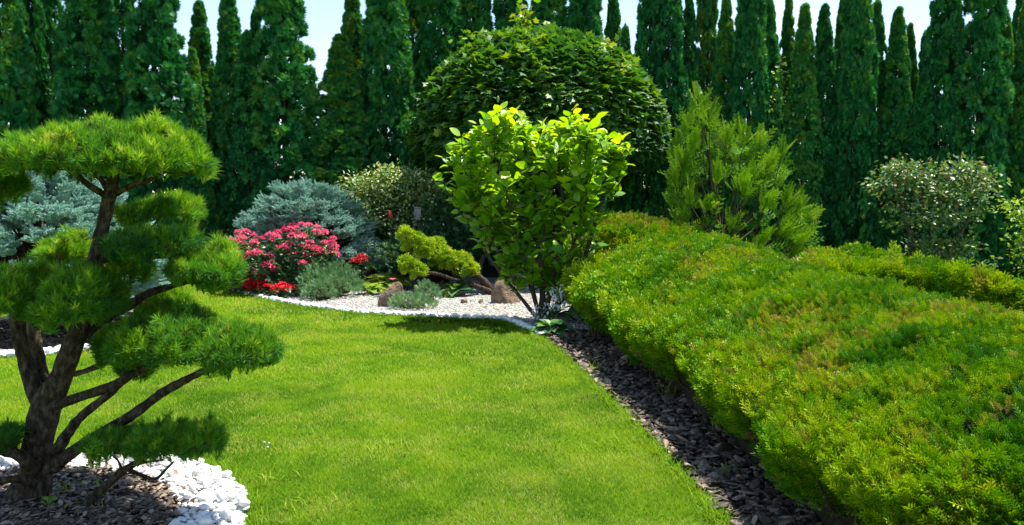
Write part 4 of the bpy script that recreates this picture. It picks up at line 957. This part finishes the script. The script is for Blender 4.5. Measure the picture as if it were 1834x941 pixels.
# ------------------------------------------------------------------ low junipers (mounds)
def mound(name, label, blobs, mat, size, n0, tones=(.25, .8), group=None, stems=None, up=.5, cat='juniper', foots=None):
    """blobs: (px centre, px top, px bottom, half width px, Y)"""
    f0 = blobs[0]; root = thing(name, label, cat, P(f0[0], 500, f0[4]) * [1, 1, 0], group)
    if stems:
        for s in stems: m_ = MB(); px_tube(m_, s, 7, 5, knob=.3); m_.build('branch', M['bark'], root, smooth=True)
    for (cx, top, bot, hw, Y) in blobs:
        mb = MB(); s = Y / F_PX; rx = hw * s; zb = max(P(cx, bot, Y)[2], .015); h = P(cx, top, Y)[2] - zb; c = np.array([P(cx, 400, Y)[0], Y, zb]); n = int(n0 * max(rx, .2) * max(h + rx, .25))
        a = U(0, 2 * pi, n); el = U(0, 1, n) ** .9; rad = np.sqrt(np.maximum(1 - el ** 2.3, 0)); d = np.c_[rad * np.cos(a) * rx, rad * np.sin(a) * rx * .85, el * h]
        lump = fnoise(d + c, .24, 5) - .5; k = 1 + .7 * lump - U(0, .25, n); p = c + d * k[:, None]
        nr = norm(d / np.array([rx, rx, h]) ** 1.5 + [0, 0, .1]); ax = norm(nr * .7 + [0, 0, up] + rng.normal(size=(n, 3)) * .4)
        mb.inst(SPRAY_S, p, ax, rdir(n), size * U(.7, 1.25, n), np.clip(U(tones[0], tones[1], n) + .5 * lump, 0, 1))
        v, f = ICO2; mb.add(c + v * np.array([rx * .62, rx * .52, h * .6]) * [1, 1, 1] * np.where(v[:, 2:] < 0, [1, 1, 0.0], 1), f, .5, 1)
        mb.build('foliage', [M[mat], M['core']], root)
    return root
mound('low_juniper', 'wide blue-green juniper cushion beside the pink flowers', [(590, 474, 524, 58, 14.0), (545, 478, 515, 24, 14.2)], 'bjuniper', .065, 4600, group='blue-green junipers in the rock garden',
      stems=[[(600, 535, 14, 14), (596, 522, 14, 12), (590, 505, 14, 8)]])
mound('low_juniper', 'small lighter green juniper ball in front of the wide cushion juniper', [(571, 500, 535, 30, 13.5)], 'bjuniper', .075, 3000, (.4, .95), 'blue-green junipers in the rock garden')
mound('low_juniper', 'low spreading juniper touching the lawn edge beside the pointed brown rock', [(737, 529, 558, 41, 12.5)], 'bjuniper', .07, 3000, (.35, .9), 'blue-green junipers in the rock garden')
mound('low_juniper', 'round juniper tuft between the spreading juniper and the gravel', [(764, 508, 538, 22, 13.2)], 'bjuniper', .07, 3000, (.2, .75), 'blue-green junipers in the rock garden')
Yj = 14.3
mound('golden_juniper', 'golden juniper with a long leaning foliage arm and bare twisted stems', [(725, 415, 430, 7, Yj + -0.22), (736, 429, 450, 11, Yj + -0.15), (747, 427, 441, 7, Yj + -0.15), (762, 436, 457, 11, Yj + -0.16), (760, 435, 457, 10, Yj + 0.15), (764, 442, 460, 10, Yj + -0.17), (780, 432, 454, 12, Yj + -0.00), (785, 453, 475, 9, Yj + 0.13), (797, 452, 469, 9, Yj + -0.18), (802, 468, 481, 7, Yj + 0.03), (810, 463, 480, 8, Yj + 0.20), (817, 462, 481, 7, Yj + -0.13), (828, 474, 492, 7, Yj + 0.16), (832, 462, 483, 7, Yj + 0.03), (843, 475, 492, 7, Yj + -0.23), (738, 473, 488, 10, Yj - .5), (750, 481, 496, 7, Yj - .5), (728, 467, 482, 7, Yj - .5)], 'gjuniper', .135, 3600, (.1, 1.0),
      stems=[[(882, 524, Yj - .1, 16), (862, 500, Yj - .1, 13), (836, 486, Yj - .1, 10), (800, 462, Yj, 8), (760, 440, Yj, 5)], [(880, 524, Yj - .15, 13), (850, 512, Yj - .2, 8), (815, 502, Yj - .3, 7), (780, 490, Yj - .4, 6), (745, 488, Yj - .5, 5)],
             [(884, 524, Yj, 15), (896, 500, Yj + .1, 12), (900, 470, Yj + .2, 9), (885, 440, Yj + .3, 5)], [(874, 520, Yj, 12), (858, 490, Yj + .1, 10), (866, 460, Yj + .2, 7)], [(888, 525, Yj - .1, 14), (912, 500, Yj + .1, 11), (935, 492, Yj + .2, 8)]], cat='juniper')

# ------------------------------------------------------------------ flowers
fl = thing('pink_flower_bush', 'tall clump of deep pink flower heads in front of the blue spruce mound', 'flowers', P(505, 520, 14.5) * [1, 1, 0])
Yf = 14.5; st = MB(); lv = MB(); hp = []
outline = lambda px: np.interp(px, [405, 420, 440, 470, 520, 545, 575, 600, 612], [440, 418, 414, 428, 408, 398, 408, 432, 448])
for i in range(98):
    px = U(408, 606); Y = Yf + U(-.55, .45); t = U(0, 1) ** 1.4; py = outline(px) + 4 + t * 84 + (px < 440) * 4
    if i < 14: px = 412 + i * 14.2; py = outline(px) + U(0, 5)
    e = P(px, py, Y); b_ = np.array([e[0] * .35 + U(-4.6, -3.1) * .65 + .0, Y + U(-.2, .2), 0]); hp.append(e)
    tube(st, [b_, (b_ + e) / 2 + [0, 0, .05], e], [.006, .005, .004], 4, 3)
    for f in np.linspace(.3, .95, 6):
        q = b_ + (e - b_) * f; n = 5; scatter_leaves(lv, SIMPLE, np.tile(q, (n, 1)), np.c_[rng.normal(size=(n, 2)), np.full(n, .1)], U(.07, .12, n), U(.2, .95, n), .7, .3, .2)
st.build('stems', M['darkleaf'], fl); lv.build('leaves', M['darkleaf'], fl)
def head_mesh(mat, seed, rw, rh, n):
    mb = MB(); d = rdir(n); d[:, 2] = np.abs(d[:, 2]); p = d * np.array([rw * .72, rw * .72, rh]); mb.inst(tpl_simple(.32, .1), p, norm(d + [0, 0, -.15] + rng.normal(size=(n, 3)) * .35), norm(d * .4 + [0, 0, 1]), U(.035, .06, n), U(.1, .95, n))
    o = mb.build('flower_head', M[mat]); me = o.data; bpy.data.objects.remove(o); return me
HM = [head_mesh('pink', s, .085, .05, 60) for s in range(4)]
for i, e in enumerate(hp):
    o = bpy.data.objects.new('flower_head', HM[i % 4]); COL.objects.link(o); o.parent = fl; o.location = np.array(e) - np.array(fl['_o']); s = U(.65, 1.05); o.scale = (s, s, s); o.rotation_euler = (U(-.25, .25), U(-.25, .25), U(0, 6))
RM = [head_mesh('red', 9 + s, .10, .06, 60) for s in range(2)]
for cx, cy, Y, nh_, lb in ((447, 508, 14.3, 15, 'scarlet flower clump under the left side of the pink flowers'), (466, 518, 13.95, 12, 'brightest scarlet flower clump on the white lawn edging'), (500, 518, 13.75, 11, 'scarlet flower clump nearest the wide juniper cushion'), (422, 514, 14.5, 3, 'few scarlet flowers at the far left of the white edging'), (645, 470, 15.0, 5, 'small crimson flower clump behind the upright brown rock')):
    b_ = P(cx, cy, Y); root = thing('red_flower_plant', lb, 'flowers', b_ * [1, 1, 0], 'red bedding flowers'); lv = MB(); n = 130
    p = b_ * [1, 1, 0] + np.c_[rng.normal(size=(n, 2)) * .12, U(.02, max(b_[2], .12), n)]; scatter_leaves(lv, SIMPLE, p, np.c_[rng.normal(size=(n, 2)), U(-.1, .5, n)], U(.05, .09, n), U(.1, .8, n), .7); lv.build('leaves', M['darkleaf'], root)
    for k in range(nh_):
        o = bpy.data.objects.new('flower_head', RM[k % 2]); COL.objects.link(o); o.parent = root; s = U(.55, .95)
        o.location = (U(-.24, .24), U(-.14, .14), max(b_[2], .1) + U(-.04, .10)); o.scale = (s, s, s); o.rotation_euler = (U(-.3, .3), U(-.3, .3), U(0, 6))

# ------------------------------------------------------------------ hostas and small perennials
def rosette(name, label, cat, base, n, L0, mat, tones, h=.12, wd=.36, flat=.35, group=None):
    root = thing(name, label, cat, base, group); mb = MB(); a = np.arange(n) * 2.4 + U(0, .5, n); f = np.linspace(.25, 1, n); ln = L0 * (.55 + .5 * f)
    out = np.c_[np.cos(a), np.sin(a), 1.1 - 1.0 * f + U(-.1, .15, n)]; pos = np.asarray(base) + np.c_[np.cos(a) * f * L0 * .35, np.sin(a) * f * L0 * .35, h * (1.1 - .6 * f)]
    mb.inst(tpl_ovate(wd, .10, .42), pos, norm(out), np.tile([0, 0, 1.], (n, 1)) + rng.normal(size=(n, 3)) * .2, ln, U(tones[0], tones[1], n))
    for q in pos: tube(mb, [base, (np.asarray(base) + q) / 2, q], [.005, .004, .004], 4, 1)
    mb.build('leaves', M[mat], root); return root
def gb(px, py): p = G(px, py); return np.array([p[0], p[1], 0])
rosette('hosta', 'green hosta at the end of the bark strip beside the long hedge', 'plant', gb(988, 600), 26, .22, 'darkleaf', (.4, 1))
hw = rosette('hosta', 'hosta with white bell flowers at the foot of the magnolia', 'plant', gb(992, 578), 14, .24, 'darkleaf', (.2, .8))
hb = np.array(hw['_o'])
for k in range(7):
    tip = P((960, 985, 992, 1000, 1006, 1012, 978)[k], (545, 540, 512, 530, 505, 520, 555)[k], hb[1] - .1 + U(-.1, .1)); s = MB(); tube(s, [hb + [U(-.06, .06), 0, .05], (hb + tip) / 2 + [0, 0, .08], tip], [.005, .004, .003], 5, 4); s.build('flower_stalk', M['limeleaf'], hw)
    fm = MB(); n = 16; q = tip + np.c_[rng.normal(size=n) * .03, rng.normal(size=n) * .03, -U(0, .16, n)]; fm.inst(tpl_simple(.3, .18), q, norm(np.c_[rng.normal(size=(n, 2)) * .5, np.full(n, -1)]), rdir(n), U(.04, .065, n), U(.3, 1, n)); fm.build('blossom', M['white'], hw)
rosette('hosta', 'dark broad-leaved hosta in the shade behind the end of the long hedge', 'plant', gb(1052, 560), 14, .30, 'darkleaf', (.1, .6))
hy = rosette('hosta', 'yellow-green hosta with one pink flower beside the upright brown rock', 'plant', gb(692, 520), 30, .34, 'limeleaf', (.4, 1), h=.2)
m_ = MB(); q = P(703, 502, 14.3); m_.inst(tpl_ovate(.3, .1, .1), np.tile(q, (6, 1)), norm(np.c_[np.cos(np.arange(6)), np.sin(np.arange(6)), np.full(6, .6)]), np.tile([0, 0, 1.], (6, 1)), .07, .8); m_.build('blossom', M['pink'], hy)
rosette('heuchera', 'dark purple-leaved plant in the shade under the golden juniper arm', 'plant', gb(800, 514), 34, .22, 'purple', (.2, 1), h=.28)
rosette('heuchera', 'dark reddish low plant left of the purple-leaved plant', 'plant', gb(772, 510), 24, .17, 'purple', (.4, 1), h=.2)
rosette('leafy_plant', 'small broad-leaved green plant alone on the white gravel', 'plant', gb(815, 531), 18, .26, 'darkleaf', (.5, 1), h=.16)
rosette('leafy_plant', 'lime green low plant right of the wide juniper cushion', 'plant', gb(664, 528), 20, .22, 'limeleaf', (.1, .7), h=.14)
rosette('leafy_plant', 'green seedling on the bark beside the pine trunk', 'plant', gb(88, 912), 6, .06, 'limeleaf', (.1, .5), h=.05)
def grass_tuft(label, base, n, h, tones, spread=.03, name='grass_tuft'):
    root = thing(name, label, 'weed', base); mb = MB(); ph = U(0, 2 * pi, n); lean = U(.15, .9, n); hh = h * U(.5, 1.2, n)
    mb.inst(BL_A, np.asarray(base) + np.c_[rng.normal(size=(n, 2)) * spread, np.zeros(n)], np.c_[np.cos(ph) * lean, np.sin(ph) * lean, np.ones(n)], np.c_[np.cos(ph), np.sin(ph), np.zeros(n)], np.c_[np.full(n, .006), hh, hh], U(*tones, n)); mb.build('blades', M['grass'], root)
grass_tuft('feathery yellow-green grass tuft beside the broad-leaved plant on the gravel', gb(803, 533), 60, .24, (.55, .85), .06)
grass_tuft('bright grass tuft growing in the far part of the bark strip', gb(1064, 668), 22, .15, (.55, .8))
grass_tuft('yellowish grass tuft at the foot of the hedge midway along the bark strip', gb(1200, 712), 26, .18, (.6, .9))
grass_tuft('dark grass tuft in the near shaded part of the bark strip', gb(1300, 860), 22, .12, (.2, .5))
grass_tuft('tall thin weed in the pine bed, between trunk and low branch', gb(120, 888), 9, .17, (.4, .7), .015)
grass_tuft('low grass tuft at the base of the low leaning pine branch', gb(125, 920), 20, .07, (.4, .7), .05)
grass_tuft('fine green weed under the low pine pad', gb(196, 880), 18, .09, (.4, .6), .035)
grass_tuft('grass tuft right of the low leaning branch in the pine bed', gb(185, 915), 18, .06, (.4, .7), .05)
grass_tuft('single yellow-green blade tuft beside the white stone ring', gb(303, 890), 12, .07, (.6, .8), .006)
grass_tuft('long drooping grass blades leaning over the white stones by the lawn', gb(455, 905), 9, .16, (.4, .7), .03)
grass_tuft('coarse long grass tuft growing out of the near hedge corner', np.array([1.78, 2.98, .28]), 40, .26, (.2, .5), .06)
for px, py in ((474, 806), (482, 808), (480, 815)):
    p = gb(px, py); root = thing('clover_flower', 'tiny pale clover head standing in the lawn near the pine', 'flower', p, 'three clover heads in the lawn')
    v, f = rock_shape(ICO2, 5, (.0065, .0065, .006), .4, 0); MB().add(v + p + [0, 0, .05], f).build('flower_head', M['white'], root); s = MB(); tube(s, [p, p + [0, 0, .05]], [.0015, .0015], 4, 1); s.build('stem', M['grass'], root)

# ------------------------------------------------------------------ rocks
def rock(label, px, pyb, wpx, hpx, seed, lean=0.0, depth=.8, base=ICO4, tone=.5, cuts=6, narrow=.0):
    b = gb(px, pyb); s = b[1] / F_PX; v, f = rock_shape(base, seed, (1, depth, 1), .28, cuts); v[:, 2] = np.maximum(v[:, 2], -.35); v[:, 2] = (v[:, 2] + .35) / (v[:, 2].max() + .35)
    v[:, :2] *= (1 - narrow * v[:, 2:3]); v[:, 0] += lean * v[:, 2]; v[:, 0] -= (v[:, 0].max() + v[:, 0].min()) / 2; v[:, 0] /= v[:, 0].max(); v = v * [wpx / 2 * s, wpx / 2 * s * depth, hpx * s]; v[:, 2] -= .01
    o = MB().add(v, f, tone).build('rock', M['rock'], smooth=True); o.location = b; tag(o, label, 'rock', 'brown rocks of the rock garden'); return o
rock('brown rock leaning to the right with a pointed top, behind the spreading juniper', 701, 549, 50, 46, 71, .28, .7, narrow=.10)
rock('largest brown boulder, sloping flank, left of the magnolia foot', 906, 543, 54, 46, 79, -.12, .8, cuts=4, narrow=.10)
rock('upright pale brown rock beside the yellow-green hosta', 656, 502, 24, 38, 73, .2, .7, narrow=.3)
rock('dark rounded rock deep in the shade under the variegated shrub', 708, 490, 44, 30, 74, 0, .8, tone=.2)
rock('small brown stone on the gravel below the broad-leaved plant', 831, 544, 13, 10, 77, 0, .8, ICO3, .8)
rock('small dark stone on the gravel in front of the largest boulder', 861, 544, 10, 9, 78, 0, .8, ICO3, .6)

# ------------------------------------------------------------------ hanging things in the variegated shrub
q = P(748, 384, 15.55); root = thing('bird_feeder', 'grey weathered wooden feeder hanging from the variegated shrub', 'feeder', q)
import bmesh
def boxm(cx, cy, cz, sx, sy, sz, bev=.004):
    bm = bmesh.new(); bmesh.ops.create_cube(bm, size=1); bmesh.ops.scale(bm, vec=(sx, sy, sz), verts=bm.verts); bmesh.ops.bevel(bm, geom=bm.edges[:], offset=bev, segments=1, affect='EDGES'); bmesh.ops.triangulate(bm, faces=bm.faces[:])
    v = np.array([x.co[:] for x in bm.verts]) + [cx, cy, cz]; f = np.array([[x.index for x in fc.verts] for fc in bm.faces]); bm.free(); return v, f
mb = MB()
for k in range(5): mb.add(*boxm(q[0] - .044 + .022 * k, q[1], q[2], .020, .09, .20 + .01 * (k % 2)))
mb.build('body', M['wood'], root); mb = MB(); mb.add(*boxm(q[0], q[1], q[2] - .105, .125, .12, .015)); mb.build('base', M['twig'], root)
mb = MB(); mb.add(*boxm(q[0], q[1], q[2] + .115, .12, .12, .018)); mb.build('lid', M['wood'], root)
mb = MB(); tube(mb, [q + [0, 0, .12], q + [.005, 0, .22], q + [0, 0, .34]], [.004, .004, .004], 5, 2); mb.build('hanger', M['twig'], root)
q = P(699, 384, 15.55); root = thing('hanging_ornament', 'narrow faded red ornament hanging in the variegated shrub', 'ornament', q)
v, f = rock_shape(ICO3, 4, (.035, .03, .07), .15, 0); v[:, 0] -= v[:, 2] * .25; MB().add(v + q, f).build('body', M['redpaint'], root, smooth=True)
mb = MB(); tube(mb, [q + [-.02, 0, .06], q + [-.02, 0, .16], q + [-.02, 0, .30]], [.003, .003, .003], 4, 2); mb.build('hanger', M['twig'], root)

for o in bpy.data.objects:
    if '_o' in o: del o['_o']
